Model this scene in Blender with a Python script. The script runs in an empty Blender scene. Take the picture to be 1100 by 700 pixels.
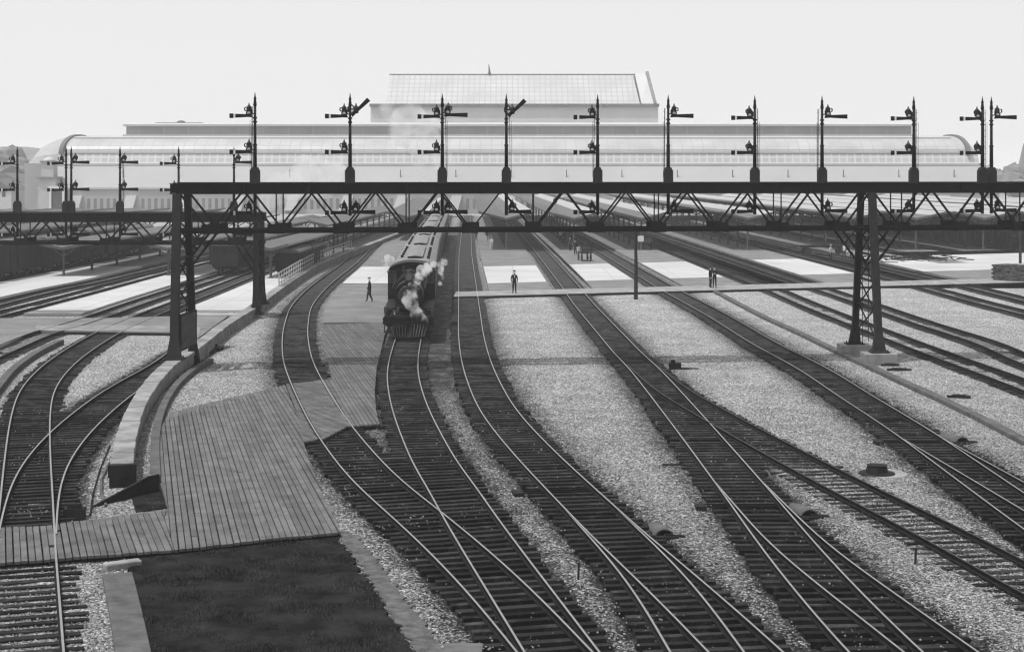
import bpy, bmesh, math, random
import numpy as np
from mathutils import Vector, Matrix
R = math.radians
rnd = random.Random(7)
S = bpy.context.scene
COL = S.collection

# ------------------------------------------------------------------ camera, light, exposure
cam_d = bpy.data.cameras.new("camera")
cam = bpy.data.objects.new("camera", cam_d)
COL.objects.link(cam)
cam.location = (0, 0, 10)
cam.rotation_euler = (R(90), 0, 0)
cam_d.sensor_width = 36
cam_d.lens = 1700 / 1100 * 36
cam_d.shift_y = -165 / 1100
cam_d.clip_start = 0.5
cam_d.clip_end = 9000
S.camera = cam

SUN_EL, SUN_AZ = 67.0, -116.0      # azimuth from +Y towards +X: the sun stands to the left, slightly on the viewer's side
w = bpy.data.worlds.new("World")
S.world = w
w.use_nodes = True
nt = w.node_tree
sky = nt.nodes.new("ShaderNodeTexSky")
sky.sky_type = 'NISHITA'
sky.sun_disc = False
sky.sun_elevation = R(SUN_EL)
sky.sun_rotation = R(SUN_AZ)
sky.dust_density = 6.0
sky.air_density = 1.0
# the old plate is sensitive to blue: it records the sky's blue light, under a bright even summer haze
bw = nt.nodes.new("ShaderNodeSeparateColor")
nt.links.new(sky.outputs[0], bw.inputs[0])
veil = nt.nodes.new("ShaderNodeMix"); veil.data_type = 'FLOAT'
veil.inputs[3].default_value = 6.1
tcw = nt.nodes.new("ShaderNodeTexCoord"); spw = nt.nodes.new("ShaderNodeSeparateXYZ")
nt.links.new(tcw.outputs["Generated"], spw.inputs[0])
elv = nt.nodes.new("ShaderNodeMapRange"); elv.interpolation_type = 'SMOOTHSTEP'      # thick near the horizon, thin overhead
elv.inputs["From Min"].default_value = 0.06; elv.inputs["From Max"].default_value = 0.42
elv.inputs["To Min"].default_value = 0.90; elv.inputs["To Max"].default_value = 0.0
nt.links.new(spw.outputs["Z"], elv.inputs["Value"]); nt.links.new(elv.outputs[0], veil.inputs[0])
nt.links.new(bw.outputs[2], veil.inputs[2])
bg = nt.nodes["Background"]
nt.links.new(veil.outputs[0], bg.inputs[0])
bg.inputs[1].default_value = 0.15
sun_d = bpy.data.lights.new("sun", 'SUN')
sun_d.energy = 3.6
sun_d.angle = R(0.6)
sun_d.color = (1, 1, 1)
sun = bpy.data.objects.new("sun", sun_d)
COL.objects.link(sun)
sv = Vector((math.sin(R(SUN_AZ)) * math.cos(R(SUN_EL)), math.cos(R(SUN_AZ)) * math.cos(R(SUN_EL)), math.sin(R(SUN_EL))))
sun.rotation_euler = sv.to_track_quat('Z', 'Y').to_euler()
sun.location = (0, 0, 60)
S.view_settings.view_transform = 'Standard'
S.view_settings.look = 'None'
S.view_settings.gamma = 1
S.view_settings.exposure = 0.0
S.view_settings.use_curve_mapping = False
S.cycles.use_denoising = True
S.cycles.denoising_input_passes = 'RGB_ALBEDO_NORMAL'
S.cycles.denoising_prefilter = 'ACCURATE'
S.cycles.pixel_filter_type = 'BLACKMAN_HARRIS'
S.cycles.filter_width = 1.3
S.cycles.volume_bounces = 1
S.cycles.max_bounces = 5
HAZE = 0.00036

# ------------------------------------------------------------------ helpers
F = 1700.0
def P(px, py, z=0.0):
    d = F * (10 - z) / (py - 185.0)
    return Vector(((px - 550.0) / F * d, d, z))
def PD(px, d):
    return (px - 550.0) / F * d

MATS = {}
def grey(name, v, rough=0.8, var=0.25, scale=3.0, bump=0.0, bscale=None, metal=0.0, island=0.0, stretch=None, spec=0.12):
    if name in MATS: return MATS[name]
    m = bpy.data.materials.new(name); m.use_nodes = True
    n = m.node_tree; L = n.links
    b = n.nodes["Principled BSDF"]
    b.inputs["Roughness"].default_value = rough
    b.inputs["Metallic"].default_value = metal
    b.inputs["Specular IOR Level"].default_value = spec
    tc = n.nodes.new("ShaderNodeTexCoord")
    vec = tc.outputs["Object"]
    if stretch:
        mp = n.nodes.new("ShaderNodeMapping"); mp.inputs["Scale"].default_value = stretch
        L.new(vec, mp.inputs[0]); vec = mp.outputs[0]
    ns = n.nodes.new("ShaderNodeTexNoise")
    ns.inputs["Scale"].default_value = scale; ns.inputs["Detail"].default_value = 6; ns.inputs["Roughness"].default_value = 0.65
    L.new(vec, ns.inputs["Vector"])
    mr = n.nodes.new("ShaderNodeMapRange")
    mr.inputs["From Min"].default_value = 0.3; mr.inputs["From Max"].default_value = 0.7
    mr.inputs["To Min"].default_value = v * (1 - var); mr.inputs["To Max"].default_value = v * (1 + var)
    L.new(ns.outputs["Fac"], mr.inputs["Value"])
    out = mr.outputs[0]
    if island > 0:
        g = n.nodes.new("ShaderNodeNewGeometry"); oi = n.nodes.new("ShaderNodeObjectInfo")
        a = n.nodes.new("ShaderNodeMath"); a.operation = 'ADD'
        L.new(g.outputs["Random Per Island"], a.inputs[0]); L.new(oi.outputs["Random"], a.inputs[1])
        f = n.nodes.new("ShaderNodeMath"); f.operation = 'FRACT'; L.new(a.outputs[0], f.inputs[0])
        r2 = n.nodes.new("ShaderNodeMapRange")
        r2.inputs["To Min"].default_value = 1 - island; r2.inputs["To Max"].default_value = 1 + island
        L.new(f.outputs[0], r2.inputs["Value"])
        mu = n.nodes.new("ShaderNodeMath"); mu.operation = 'MULTIPLY'
        L.new(out, mu.inputs[0]); L.new(r2.outputs[0], mu.inputs[1]); out = mu.outputs[0]
    L.new(out, b.inputs["Base Color"])
    if bump:
        n2 = n.nodes.new("ShaderNodeTexNoise"); n2.inputs["Scale"].default_value = bscale or scale * 6
        n2.inputs["Detail"].default_value = 4
        L.new(vec, n2.inputs["Vector"])
        bm_ = n.nodes.new("ShaderNodeBump"); bm_.inputs["Strength"].default_value = bump; bm_.inputs["Distance"].default_value = 0.05
        L.new(n2.outputs["Fac"], bm_.inputs["Height"]); L.new(bm_.outputs[0], b.inputs["Normal"])
    MATS[name] = m
    return m

def grid_mat(name, v_pane, v_bar, sx, sz, barw=0.12, rough=0.4, var=0.12, fx='X', fz='Z'):
    """a surface of panes between thin bars, in object space"""
    if name in MATS: return MATS[name]
    m = bpy.data.materials.new(name); m.use_nodes = True
    n = m.node_tree; L = n.links; b = n.nodes["Principled BSDF"]
    b.inputs["Roughness"].default_value = rough
    b.inputs["Specular IOR Level"].default_value = 0.3
    tc = n.nodes.new("ShaderNodeTexCoord"); sp = n.nodes.new("ShaderNodeSeparateXYZ"); L.new(tc.outputs["Object"], sp.inputs[0])
    masks = []
    for ax, s in ((fx, sx), (fz, sz)):
        a = n.nodes.new("ShaderNodeMath"); a.operation = 'DIVIDE'; L.new(sp.outputs[ax], a.inputs[0]); a.inputs[1].default_value = s
        f = n.nodes.new("ShaderNodeMath"); f.operation = 'FRACT'; L.new(a.outputs[0], f.inputs[0])
        g = n.nodes.new("ShaderNodeMath"); g.operation = 'LESS_THAN'; L.new(f.outputs[0], g.inputs[0]); g.inputs[1].default_value = barw
        masks.append(g)
    mx = n.nodes.new("ShaderNodeMath"); mx.operation = 'MAXIMUM'
    L.new(masks[0].outputs[0], mx.inputs[0]); L.new(masks[1].outputs[0], mx.inputs[1])
    ns = n.nodes.new("ShaderNodeTexNoise"); ns.inputs["Scale"].default_value = 0.15; ns.inputs["Detail"].default_value = 5
    L.new(tc.outputs["Object"], ns.inputs["Vector"])
    r1 = n.nodes.new("ShaderNodeMapRange"); L.new(ns.outputs["Fac"], r1.inputs["Value"])
    r1.inputs["From Min"].default_value = 0.3; r1.inputs["From Max"].default_value = 0.7
    r1.inputs["To Min"].default_value = v_pane * (1 - var); r1.inputs["To Max"].default_value = v_pane * (1 + var)
    mix = n.nodes.new("ShaderNodeMix"); mix.data_type = 'FLOAT'
    L.new(mx.outputs[0], mix.inputs[0]); L.new(r1.outputs[0], mix.inputs[2]); mix.inputs[3].default_value = v_bar
    L.new(mix.outputs[0], b.inputs["Base Color"])
    MATS[name] = m
    return m

class MB:
    def __init__(s): s.v = []; s.f = []; s.m = []; s.M = Matrix.Identity(4); s.mi = 0
    def add(s, vs, fs, mi=None):
        o = len(s.v); s.v += [tuple(s.M @ Vector(v)) for v in vs]
        for f in fs: s.f.append(tuple(i + o for i in f)); s.m.append(s.mi if mi is None else mi)
    def box(s, x0, x1, y0, y1, z0, z1, mi=None):
        s.add([(x0,y0,z0),(x1,y0,z0),(x1,y1,z0),(x0,y1,z0),(x0,y0,z1),(x1,y0,z1),(x1,y1,z1),(x0,y1,z1)],
              [(0,3,2,1),(4,5,6,7),(0,1,5,4),(1,2,6,5),(2,3,7,6),(3,0,4,7)], mi)
    def bar(s, a, b, wx, wz=None, mi=None, up=(0,0,1)):
        a = Vector(a); b = Vector(b); wz = wz or wx
        d = (b - a); 
        if d.length < 1e-6: return
        d.normalize(); u = Vector(up)
        if abs(d.dot(u)) > .98: u = Vector((0,1,0))
        r = d.cross(u).normalized(); t = r.cross(d).normalized()
        vs = []
        for p in (a, b):
            for i, j in ((-1,-1),(1,-1),(1,1),(-1,1)): vs.append(p + r*wx/2*i + t*wz/2*j)
        s.add(vs, [(0,3,2,1),(4,5,6,7),(0,1,5,4),(1,2,6,5),(2,3,7,6),(3,0,4,7)], mi)
    def tube(s, pts, rad, n=8, caps=True, mi=None):
        pts = [Vector(p) for p in pts]; 
        if not hasattr(rad, '__len__'): rad = [rad]*len(pts)
        vs = []; fs = []
        ref = None
        for i, p in enumerate(pts):
            d = (pts[min(i+1, len(pts)-1)] - pts[max(i-1, 0)]).normalized()
            if ref is None: ref = Vector((0,0,1)) if abs(d.z) < .9 else Vector((1,0,0))
            r = d.cross(ref).normalized(); t = r.cross(d).normalized()
            for k in range(n):
                a = 2*math.pi*k/n
                vs.append(p + (r*math.cos(a) + t*math.sin(a))*rad[i])
        for i in range(len(pts)-1):
            for k in range(n):
                k2 = (k+1) % n
                fs.append((i*n+k, i*n+k2, (i+1)*n+k2, (i+1)*n+k))
        if caps: fs.append(tuple(range(n))[::-1]); fs.append(tuple((len(pts)-1)*n + k for k in range(n)))
        s.add(vs, fs, mi)
    def prism(s, poly, a, b, axis='y', mi=None):
        """poly of 2-D points extruded between a and b along axis"""
        n = len(poly)
        def q(p, t):
            return (p[0], t, p[1]) if axis == 'y' else ((t, p[0], p[1]) if axis == 'x' else (p[0], p[1], t))
        vs = [q(p, a) for p in poly] + [q(p, b) for p in poly]
        fs = [tuple(range(n))[::-1], tuple(range(n, 2*n))] + [(i, (i+1) % n, n+(i+1) % n, n+i) for i in range(n)]
        s.add(vs, fs, mi)
    def ball(s, c, r, n=10, sz=1.0, mi=None):
        c = Vector(c); vs = []; fs = []; h = n//2
        for i in range(h+1):
            t = math.pi*i/h
            for k in range(n):
                a = 2*math.pi*k/n
                vs.append((c.x + r*math.sin(t)*math.cos(a), c.y + r*math.sin(t)*math.sin(a), c.z + r*sz*math.cos(t)))
        for i in range(h):
            for k in range(n): fs.append((i*n+k, (i+1)*n+k, (i+1)*n+(k+1)%n, i*n+(k+1)%n))
        s.add(vs, fs, mi)
    def build(s, name, mats, parent=None, smooth=False):
        me = bpy.data.meshes.new(name); me.from_pydata(s.v, [], s.f)
        if not isinstance(mats, (list, tuple)): mats = [mats]
        for m in mats: me.materials.append(m)
        if len(mats) > 1: me.polygons.foreach_set("material_index", s.m)
        if smooth: me.polygons.foreach_set("use_smooth", [True]*len(s.f))
        bm = bmesh.new(); bm.from_mesh(me); bmesh.ops.remove_doubles(bm, verts=bm.verts, dist=1e-5)
        bmesh.ops.recalc_face_normals(bm, faces=bm.faces); bm.to_mesh(me); bm.free()
        o = bpy.data.objects.new(name, me); COL.objects.link(o)
        if parent: o.parent = parent
        return o
def raw(name, v, f, mats, parent=None):
    me = bpy.data.meshes.new(name); me.from_pydata(v, [], f)
    for m in (mats if isinstance(mats, (list, tuple)) else [mats]): me.materials.append(m)
    o = bpy.data.objects.new(name, me); COL.objects.link(o)
    if parent: o.parent = parent
    return o
def tag(o, label=None, cat=None, group=None, kind=None):
    if label: o["label"] = label
    if cat: o["category"] = cat
    if group: o["group"] = group
    if kind: o["kind"] = kind
    return o
def thing(name, label, cat, loc=(0,0,0), rz=0.0, group=None):
    o = bpy.data.objects.new(name, None); COL.objects.link(o)
    o.empty_display_size = 0.3
    o.location = loc; o.rotation_euler = (0, 0, rz)
    return tag(o, label, cat, group)
def copy_tree(o, parent=None):
    kids = list(o.children)
    c = o.copy(); COL.objects.link(c); c.parent = parent
    for ch in kids: copy_tree(ch, c)
    return c

# ------------------------------------------------------------------ materials
def ballast_mat():
    m = bpy.data.materials.new("ballast"); m.use_nodes = True
    n = m.node_tree; L = n.links; b = n.nodes["Principled BSDF"]
    b.inputs["Roughness"].default_value = 0.95; b.inputs["Specular IOR Level"].default_value = 0.15
    tc = n.nodes.new("ShaderNodeTexCoord"); v = tc.outputs["Object"]
    vo = n.nodes.new("ShaderNodeTexVoronoi"); vo.inputs["Scale"].default_value = 18; L.new(v, vo.inputs["Vector"])
    sep = n.nodes.new("ShaderNodeSeparateXYZ"); L.new(vo.outputs["Color"], sep.inputs[0])
    # light stones: mostly pale, some dark
    rp = n.nodes.new("ShaderNodeValToRGB"); L.new(sep.outputs[0], rp.inputs[0])
    e = rp.color_ramp.elements
    e[0].position = 0.0; e[0].color = (.03,.03,.03,1); e[1].position = 1.0; e[1].color = (.62,.62,.62,1)
    for p_, c_ in ((.25, .11), (.5, .22), (.8, .40)):
        k = e.new(p_); k.color = (c_, c_, c_, 1)
    # cinders
    rd = n.nodes.new("ShaderNodeMapRange"); L.new(sep.outputs[1], rd.inputs["Value"])
    rd.inputs["To Min"].default_value = 0.004; rd.inputs["To Max"].default_value = 0.028
    at = n.nodes.new("ShaderNodeAttribute"); at.attribute_name = "soil"
    n1 = n.nodes.new("ShaderNodeTexNoise"); n1.inputs["Scale"].default_value = 1.4; n1.inputs["Detail"].default_value = 8; n1.inputs["Roughness"].default_value = .7
    L.new(v, n1.inputs["Vector"])
    a1 = n.nodes.new("ShaderNodeMath"); a1.operation = 'MULTIPLY_ADD'; L.new(n1.outputs["Fac"], a1.inputs[0]); a1.inputs[1].default_value = 0.9; a1.inputs[2].default_value = -0.45
    a2 = n.nodes.new("ShaderNodeMath"); a2.operation = 'ADD'; L.new(at.outputs["Fac"], a2.inputs[0]); L.new(a1.outputs[0], a2.inputs[1])
    # per-stone threshold so that the edge breaks up stone by stone
    a3 = n.nodes.new("ShaderNodeMath"); a3.operation = 'MULTIPLY_ADD'; L.new(sep.outputs[2], a3.inputs[0]); a3.inputs[1].default_value = 0.5; a3.inputs[2].default_value = -0.25
    a4 = n.nodes.new("ShaderNodeMath"); a4.operation = 'ADD'; L.new(a2.outputs[0], a4.inputs[0]); L.new(a3.outputs[0], a4.inputs[1])
    mr = n.nodes.new("ShaderNodeMapRange"); mr.interpolation_type = 'SMOOTHSTEP'; L.new(a4.outputs[0], mr.inputs["Value"])
    mr.inputs["From Min"].default_value = 0.3; mr.inputs["From Max"].default_value = 0.68
    mx = n.nodes.new("ShaderNodeMix"); mx.data_type = 'RGBA'
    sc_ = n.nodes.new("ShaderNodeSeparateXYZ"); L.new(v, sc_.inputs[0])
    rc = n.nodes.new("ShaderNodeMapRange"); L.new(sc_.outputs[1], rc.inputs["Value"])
    rc.inputs["From Min"].default_value = 55; rc.inputs["From Max"].default_value = 150; rc.inputs["To Min"].default_value = 1.0; rc.inputs["To Max"].default_value = 4.0  # cinders lighten with distance: haze put into their colour
    nc = n.nodes.new("ShaderNodeTexNoise"); nc.inputs["Scale"].default_value = .8; nc.inputs["Detail"].default_value = 8; nc.inputs["Roughness"].default_value = .75; L.new(v, nc.inputs["Vector"])
    rq = n.nodes.new("ShaderNodeMapRange"); L.new(nc.outputs["Fac"], rq.inputs["Value"])
    rq.inputs["From Min"].default_value = .5; rq.inputs["From Max"].default_value = .72; rq.inputs["To Min"].default_value = 1.0; rq.inputs["To Max"].default_value = 5.0
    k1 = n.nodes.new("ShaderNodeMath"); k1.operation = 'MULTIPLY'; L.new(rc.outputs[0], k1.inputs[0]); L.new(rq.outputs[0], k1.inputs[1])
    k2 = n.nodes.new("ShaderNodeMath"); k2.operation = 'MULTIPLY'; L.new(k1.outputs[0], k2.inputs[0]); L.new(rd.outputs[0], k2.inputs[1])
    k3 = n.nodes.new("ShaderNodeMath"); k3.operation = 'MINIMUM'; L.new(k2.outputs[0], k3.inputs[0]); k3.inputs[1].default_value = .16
    L.new(mr.outputs[0], mx.inputs[0]); L.new(rp.outputs[0], mx.inputs[6]); L.new(k3.outputs[0], mx.inputs[7])
    n2 = n.nodes.new("ShaderNodeTexNoise"); n2.inputs["Scale"].default_value = 0.35; n2.inputs["Detail"].default_value = 7; n2.inputs["Roughness"].default_value = .6
    L.new(v, n2.inputs["Vector"])
    r2 = n.nodes.new("ShaderNodeMapRange"); L.new(n2.outputs["Fac"], r2.inputs["Value"])
    r2.inputs["From Min"].default_value = .3; r2.inputs["From Max"].default_value = .7; r2.inputs["To Min"].default_value = .74; r2.inputs["To Max"].default_value = 1.12
    mu = n.nodes.new("ShaderNodeVectorMath"); mu.operation = 'SCALE'; L.new(mx.outputs[2], mu.inputs[0]); L.new(r2.outputs[0], mu.inputs["Scale"])
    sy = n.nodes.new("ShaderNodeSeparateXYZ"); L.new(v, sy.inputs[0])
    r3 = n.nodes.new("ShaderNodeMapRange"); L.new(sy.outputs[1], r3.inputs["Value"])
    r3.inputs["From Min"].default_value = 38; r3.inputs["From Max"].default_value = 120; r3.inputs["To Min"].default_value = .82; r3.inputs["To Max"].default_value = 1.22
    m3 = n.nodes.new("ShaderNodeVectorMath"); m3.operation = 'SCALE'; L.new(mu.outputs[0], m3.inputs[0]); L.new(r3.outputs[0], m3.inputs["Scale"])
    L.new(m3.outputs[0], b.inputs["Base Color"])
    bp = n.nodes.new("ShaderNodeBump"); bp.inputs["Strength"].default_value = 1.0; bp.inputs["Distance"].default_value = 0.06; bp.invert = True
    L.new(vo.outputs["Distance"], bp.inputs["Height"]); L.new(bp.outputs[0], b.inputs["Normal"])
    return m
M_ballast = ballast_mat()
M_tie = grey("creosoted_tie", 0.022, .95, .5, 5, .6, 40, spec=.08, island=.6, stretch=(1, 6, 6))
def tie_mat():
    m = M_tie; n = m.node_tree; L = n.links; b = n.nodes["Principled BSDF"]
    src = b.inputs["Base Color"].links[0].from_socket
    g = n.nodes.new("ShaderNodeNewGeometry"); sp = n.nodes.new("ShaderNodeSeparateXYZ"); L.new(g.outputs["Position"], sp.inputs[0])
    ns = n.nodes.new("ShaderNodeTexNoise"); ns.inputs["Scale"].default_value = .9; ns.inputs["Detail"].default_value = 9; ns.inputs["Roughness"].default_value = .78
    L.new(g.outputs["Position"], ns.inputs["Vector"])
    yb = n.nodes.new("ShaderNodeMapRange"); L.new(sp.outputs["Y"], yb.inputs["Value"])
    yb.inputs["From Min"].default_value = 45; yb.inputs["From Max"].default_value = 150; yb.inputs["To Min"].default_value = -.04; yb.inputs["To Max"].default_value = .16  # dust patches spread with distance: haze put into the tie colour
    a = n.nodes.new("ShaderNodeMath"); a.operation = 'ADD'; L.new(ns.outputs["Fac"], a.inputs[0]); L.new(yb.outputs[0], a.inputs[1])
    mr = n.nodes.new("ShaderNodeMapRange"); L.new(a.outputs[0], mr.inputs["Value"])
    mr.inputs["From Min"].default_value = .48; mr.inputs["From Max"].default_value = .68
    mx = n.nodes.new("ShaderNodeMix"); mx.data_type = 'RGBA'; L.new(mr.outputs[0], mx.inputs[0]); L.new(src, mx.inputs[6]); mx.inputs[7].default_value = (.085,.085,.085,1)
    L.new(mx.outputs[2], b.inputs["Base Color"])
tie_mat()
M_railtop = grey("rail_head", 0.30, .45, .15, 2, metal=.6, spec=.5)
M_raildull = grey("rail_head_dull", 0.05, .6, .3, 2, metal=.3)
M_railside = grey("rail_side", 0.010, .9, .4, 4, spec=.08)
M_plank = grey("weathered_plank", 0.100, .92, .34, 1.6, .3, 30, spec=.12, island=.17)
M_asphalt = grey("asphalt", 0.15, .95, .28, .35, .3, 30)
M_conc = grid_mat("new_concrete", .385, .30, 3.1, 3.1, .03, .85, .14, 'X', 'Y')
M_oldconc = grey("old_concrete", 0.20, .9, .38, 1.2, .4, 14, island=.14)
M_curb = grey("curb_concrete", 0.080, .9, .4, 1.6, .3, 14)
M_darkwood = grey("dark_timber", 0.022, .95, .35, 3, .3, spec=.08)
M_steel = grey("black_paint_steel", 0.007, .7, .4, 2.5, .1, 20, spec=.12)
M_steel2 = grey("grey_black_steel", 0.022, .7, .3, 2.5, .1, 20, spec=.12)
M_white = grey("white_paint", 0.6, .6, .06, 2)
M_lampglass = grey("lamp_glass", 0.10, .25, .1, 2, spec=.4)
M_lens = grey("signal_lens", 0.55, .15, .1, 2, spec=.6)
M_lamp = grey("lamp_body", 0.03, .5, .2, 4)
M_soil = grey("dark_turf", 0.014, .95, .8, 1.2, .8, 9, spec=.03)
M_dirt = grey("packed_dirt", 0.085, .95, .55, 3.0, .9, 14)
M_loco = grey("locomotive_black", 0.006, .55, .4, 2, .05, spec=.2)
M_loco2 = grey("locomotive_grey", 0.028, .55, .4, 3, .05, spec=.25)
M_coach = grey("coach_side", 0.022, .5, .3, 1.5)
M_coachroof = grey("coach_roof", 0.17, .8, .22, .8, .05)
M_glass = grey("dark_glass", 0.03, .12, .2, 1, spec=.6)
M_box = grey("boxcar_side", 0.024, .85, .3, 1.5, .2, stretch=(1, 4, .5))
M_boxroof = grey("boxcar_roof", 0.10, .85, .3, 1.0)
M_skin = grey("skin", 0.40, .6, .05, 6)
M_suit = grey("dark_suit", 0.008, .9, .2, 8)
M_overall = grey("work_clothes", 0.03, .9, .25, 8)
M_pale = grey("pale_clothes", 0.42, .9, .12, 8)
M_roofW = grey("canopy_pale_roof", 0.30, .85, .12, .5)
M_roofG = grey("canopy_tar_roof", 0.11, .9, .15, .5)
M_roofU = grey("canopy_soffit", 0.09, .8, .2, .6)
M_post = grey("canopy_post", 0.05, .7, .2, 1)
M_stone = grey("pale_stone", 0.42, .85, .08, .12, .1, 4)
M_bldroof = grey("station_roof", 0.44, .8, .08, .05)
M_leaf = grey("far_foliage", 0.12, .95, .5, .08, .8, .5)

# ------------------------------------------------------------------ track centre lines
def smooth_line(pts, step=0.5, sig=2.5):
    p = np.array([[q[0], q[1]] for q in pts], float)
    p = p[np.argsort(p[:, 1])]
    # catmull-rom dense, then a gaussian along the line
    out = []
    n = len(p)
    for i in range(n-1):
        p0, p1, p2, p3 = p[max(i-1,0)], p[i], p[i+1], p[min(i+2,n-1)]
        k = max(2, int(np.linalg.norm(p2-p1)/step))
        for j in range(k):
            t = j/k
            out.append(.5*((2*p1)+(-p0+p2)*t+(2*p0-5*p1+4*p2-p3)*t*t+(-p0+3*p1-3*p2+p3)*t**3))
    out.append(p[-1]); out = np.array(out)
    s = np.r_[0, np.cumsum(np.linalg.norm(np.diff(out, axis=0), axis=1))]
    u = np.arange(0, s[-1], step); q = np.c_[np.interp(u, s, out[:,0]), np.interp(u, s, out[:,1])]
    k = int(4*sig/step); g = np.exp(-.5*(np.arange(-k,k+1)*step/sig)**2); g /= g.sum()
    d0 = (q[1]-q[0]); d1 = (q[-1]-q[-2])
    pre = np.array([q[0]-d0*(k-i) for i in range(k)]); post = np.array([q[-1]+d1*(i+1) for i in range(k)])
    e = np.vstack([pre, q, post])
    return np.c_[np.convolve(e[:,0], g, 'valid'), np.convolve(e[:,1], g, 'valid')]

def from_px(px, z=0.2): return [tuple(P(a, b, z)[:2]) for a, b in px]
VPX = -0.0276
def ext_near(pts, y_to=27.0, use=(0, 1)):
    pts = sorted(pts, key=lambda q: q[1]); a, b = pts[use[0]], pts[use[1]]
    sl = (b[0]-a[0])/(b[1]-a[1])
    if pts[0][1] > y_to + 1: pts = [(a[0]+sl*(y_to-a[1]), y_to)] + pts
    return pts
def ext_far(pts, y_to, slope):
    pts = sorted(pts, key=lambda q: q[1]); a = pts[-1]; y = a[1]
    n = max(2, int((y_to-y)/15))
    return pts + [(a[0]+slope*(y_to-y)*k/n, y+(y_to-y)*k/n) for k in range(1, n+1)]

T = {}
T['T1'] = smooth_line(ext_far(ext_near(from_px([(27,640),(27,584),(28.6,540),(29,509),(30.6,470),(33,445),(37.5,424),(46,409),(60,394),(74,382.5),(93,370),(113.5,357.8),(130,350),(170,333),(216,315.6),(261,298)])), 366, .012))
T['T2'] = smooth_line(ext_far(from_px([(29,575),(31,556),(33.5,540),(41,511.7),(56,486),(79,460),(99.7,442),(128,420),(155.7,404),(188,385),(222,368)]), 88, 0.25))
T['T3'] = smooth_line(ext_far(ext_near(from_px([(596,700),(576,677),(540.6,638),(512.6,610),(479,579),(443,548),(409,520),(382,491),(357.5,459),(345.7,440),(329,409),(319.5,385),(317,361.5),(318.5,347),(323.5,329.5),(336,314),(352,300),(377,281),(396,263.5)])), 366, -.034), sig=2)
T['T4'] = smooth_line(ext_far(ext_near(from_px([(603.6,700),(564.5,643),(536,602),(514,569),(503,553.5),(484,520),(471,504),(453,468),(440,437),(433,408),(433,391),(437.5,368)])+[PD(455,149) and (PD(455,149),149)]), 366, -.031))
T['T5'] = smooth_line(ext_far(ext_near(from_px([(801,700),(761,661),(719,623),(690.5,597),(658,569),(629,540),(594,506.6),(559.5,470.6),(536,442),(522.5,417),(511.5,388),(506,360),(504.5,340),(502,305),(500,275)])), 366, VPX))
T['T5b'] = smooth_line(ext_near(from_px([(760,700),(731,655),(702,615),(671,584),(647,558.5),(632,543)])))
T['T6'] = smooth_line(ext_far(ext_near(from_px([(951,700),(927,677),(899,645),(867,610),(838.5,575),(811.5,540),(772,491),(730,440),(692.4,396),(675.5,380),(657.5,360),(627,326),(609,303),(581,269.5)])), 366, VPX))
T['T6b'] = smooth_line(ext_near(from_px([(1011,700),(941,648),(898,616),(856,584),(818,543),(795,519)])))
T['T7'] = smooth_line(from_px([(1180,661),(1130,636),(1072,604),(1012.7,572),(947.5,540),(890,511),(841,485),(798,462),(765,443.6),(721,418),(690,392)]))
T['T8'] = smooth_line(ext_far(from_px([(1200,616),(1117,560),(1081,534.5),(1029,498),(978,462),(917,424),(872,395),(822,369),(770,338),(724,313.6)]), 366, VPX))
T['T8b'] = smooth_line(from_px([(1210,594),(1128,548),(1079,520),(1042,499),(990,470)]))
T['T9'] = smooth_line(ext_far(from_px([(1210,455),(1100,412),(1057,396.5),(1002.6,377),(957.7,360),(928.5,349),(870.6,326.7),(835,311.5)]), 366, VPX))
T['T10'] = smooth_line(ext_far(from_px([(1180,414),(1100,385),(1063,368),(1008,351),(957,334),(930,324.5),(882,309)]), 366, VPX))
T['T11'] = smooth_line(ext_far(from_px([(1190,358),(1100,335),(1070,328),(1040,320),(984,305)]), 366, VPX))
T['T12'] = smooth_line(ext_far(from_px([(1190,342),(1100,321),(1082,316.5),(1033,305)]), 366, VPX))
def straight(x0, ya, yb, sl=VPX, y0=0): return smooth_line([(x0+sl*(y-y0), y) for y in np.arange(ya, yb, 12)])
T['T13'] = straight(52.4, 150, 366); T['T14'] = straight(60.3, 165, 366); T['T15'] = straight(68.8, 180, 366)
T['T0'] = smooth_line(ext_far(from_px([(-120,417),(-40,393),(13,371),(38,360),(52,355),(77,349),(115,336),(146,325),(190,310.5),(229,298)]), 366, .02))
T['Ta'] = smooth_line(ext_far(from_px([(-120,358),(-20,330),(55,311.5),(102,302)]), 366, .03))
T['Tb'] = smooth_line(ext_far(from_px([(-120,371),(-20,341.5),(80,316),(160,295)]), 366, .03))
T['Tc'] = straight(-47.2, 96, 366, .03, 150)      # track under the long rake of cars
T['Td'] = smooth_line([(PD(309.5,149)+.0*(y-149), y) for y in range(147, 340, 10)])   # stub with the lone boxcar
MERGE = {'T2': 'T1', 'T4': 'T3', 'T5b': 'T5', 'T6b': 'T6', 'T7': 'T6', 'T8b': 'T8'}
POL = {'T3','T4','T5','T5b','T6','T6b','T8','T8b','T1','T2'}
def xat(l, y): return np.interp(y, l[:,1], l[:,0], left=1e6, right=1e6)
def near_pt(l, p):
    d = l - p; k = np.argmin((d**2).sum(1)); return k, math.sqrt((d[k]**2).sum())
def frame(l, k):
    k = min(max(k, 1), len(l)-2); t = l[k+1]-l[k-1]; t = t/np.linalg.norm(t); return t, np.array([t[1], -t[0]])
def at_y(name, y):
    l = T[name]; k = int(np.argmin(abs(l[:,1]-y))); t, n = frame(l, k); return l[k], t, n

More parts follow.
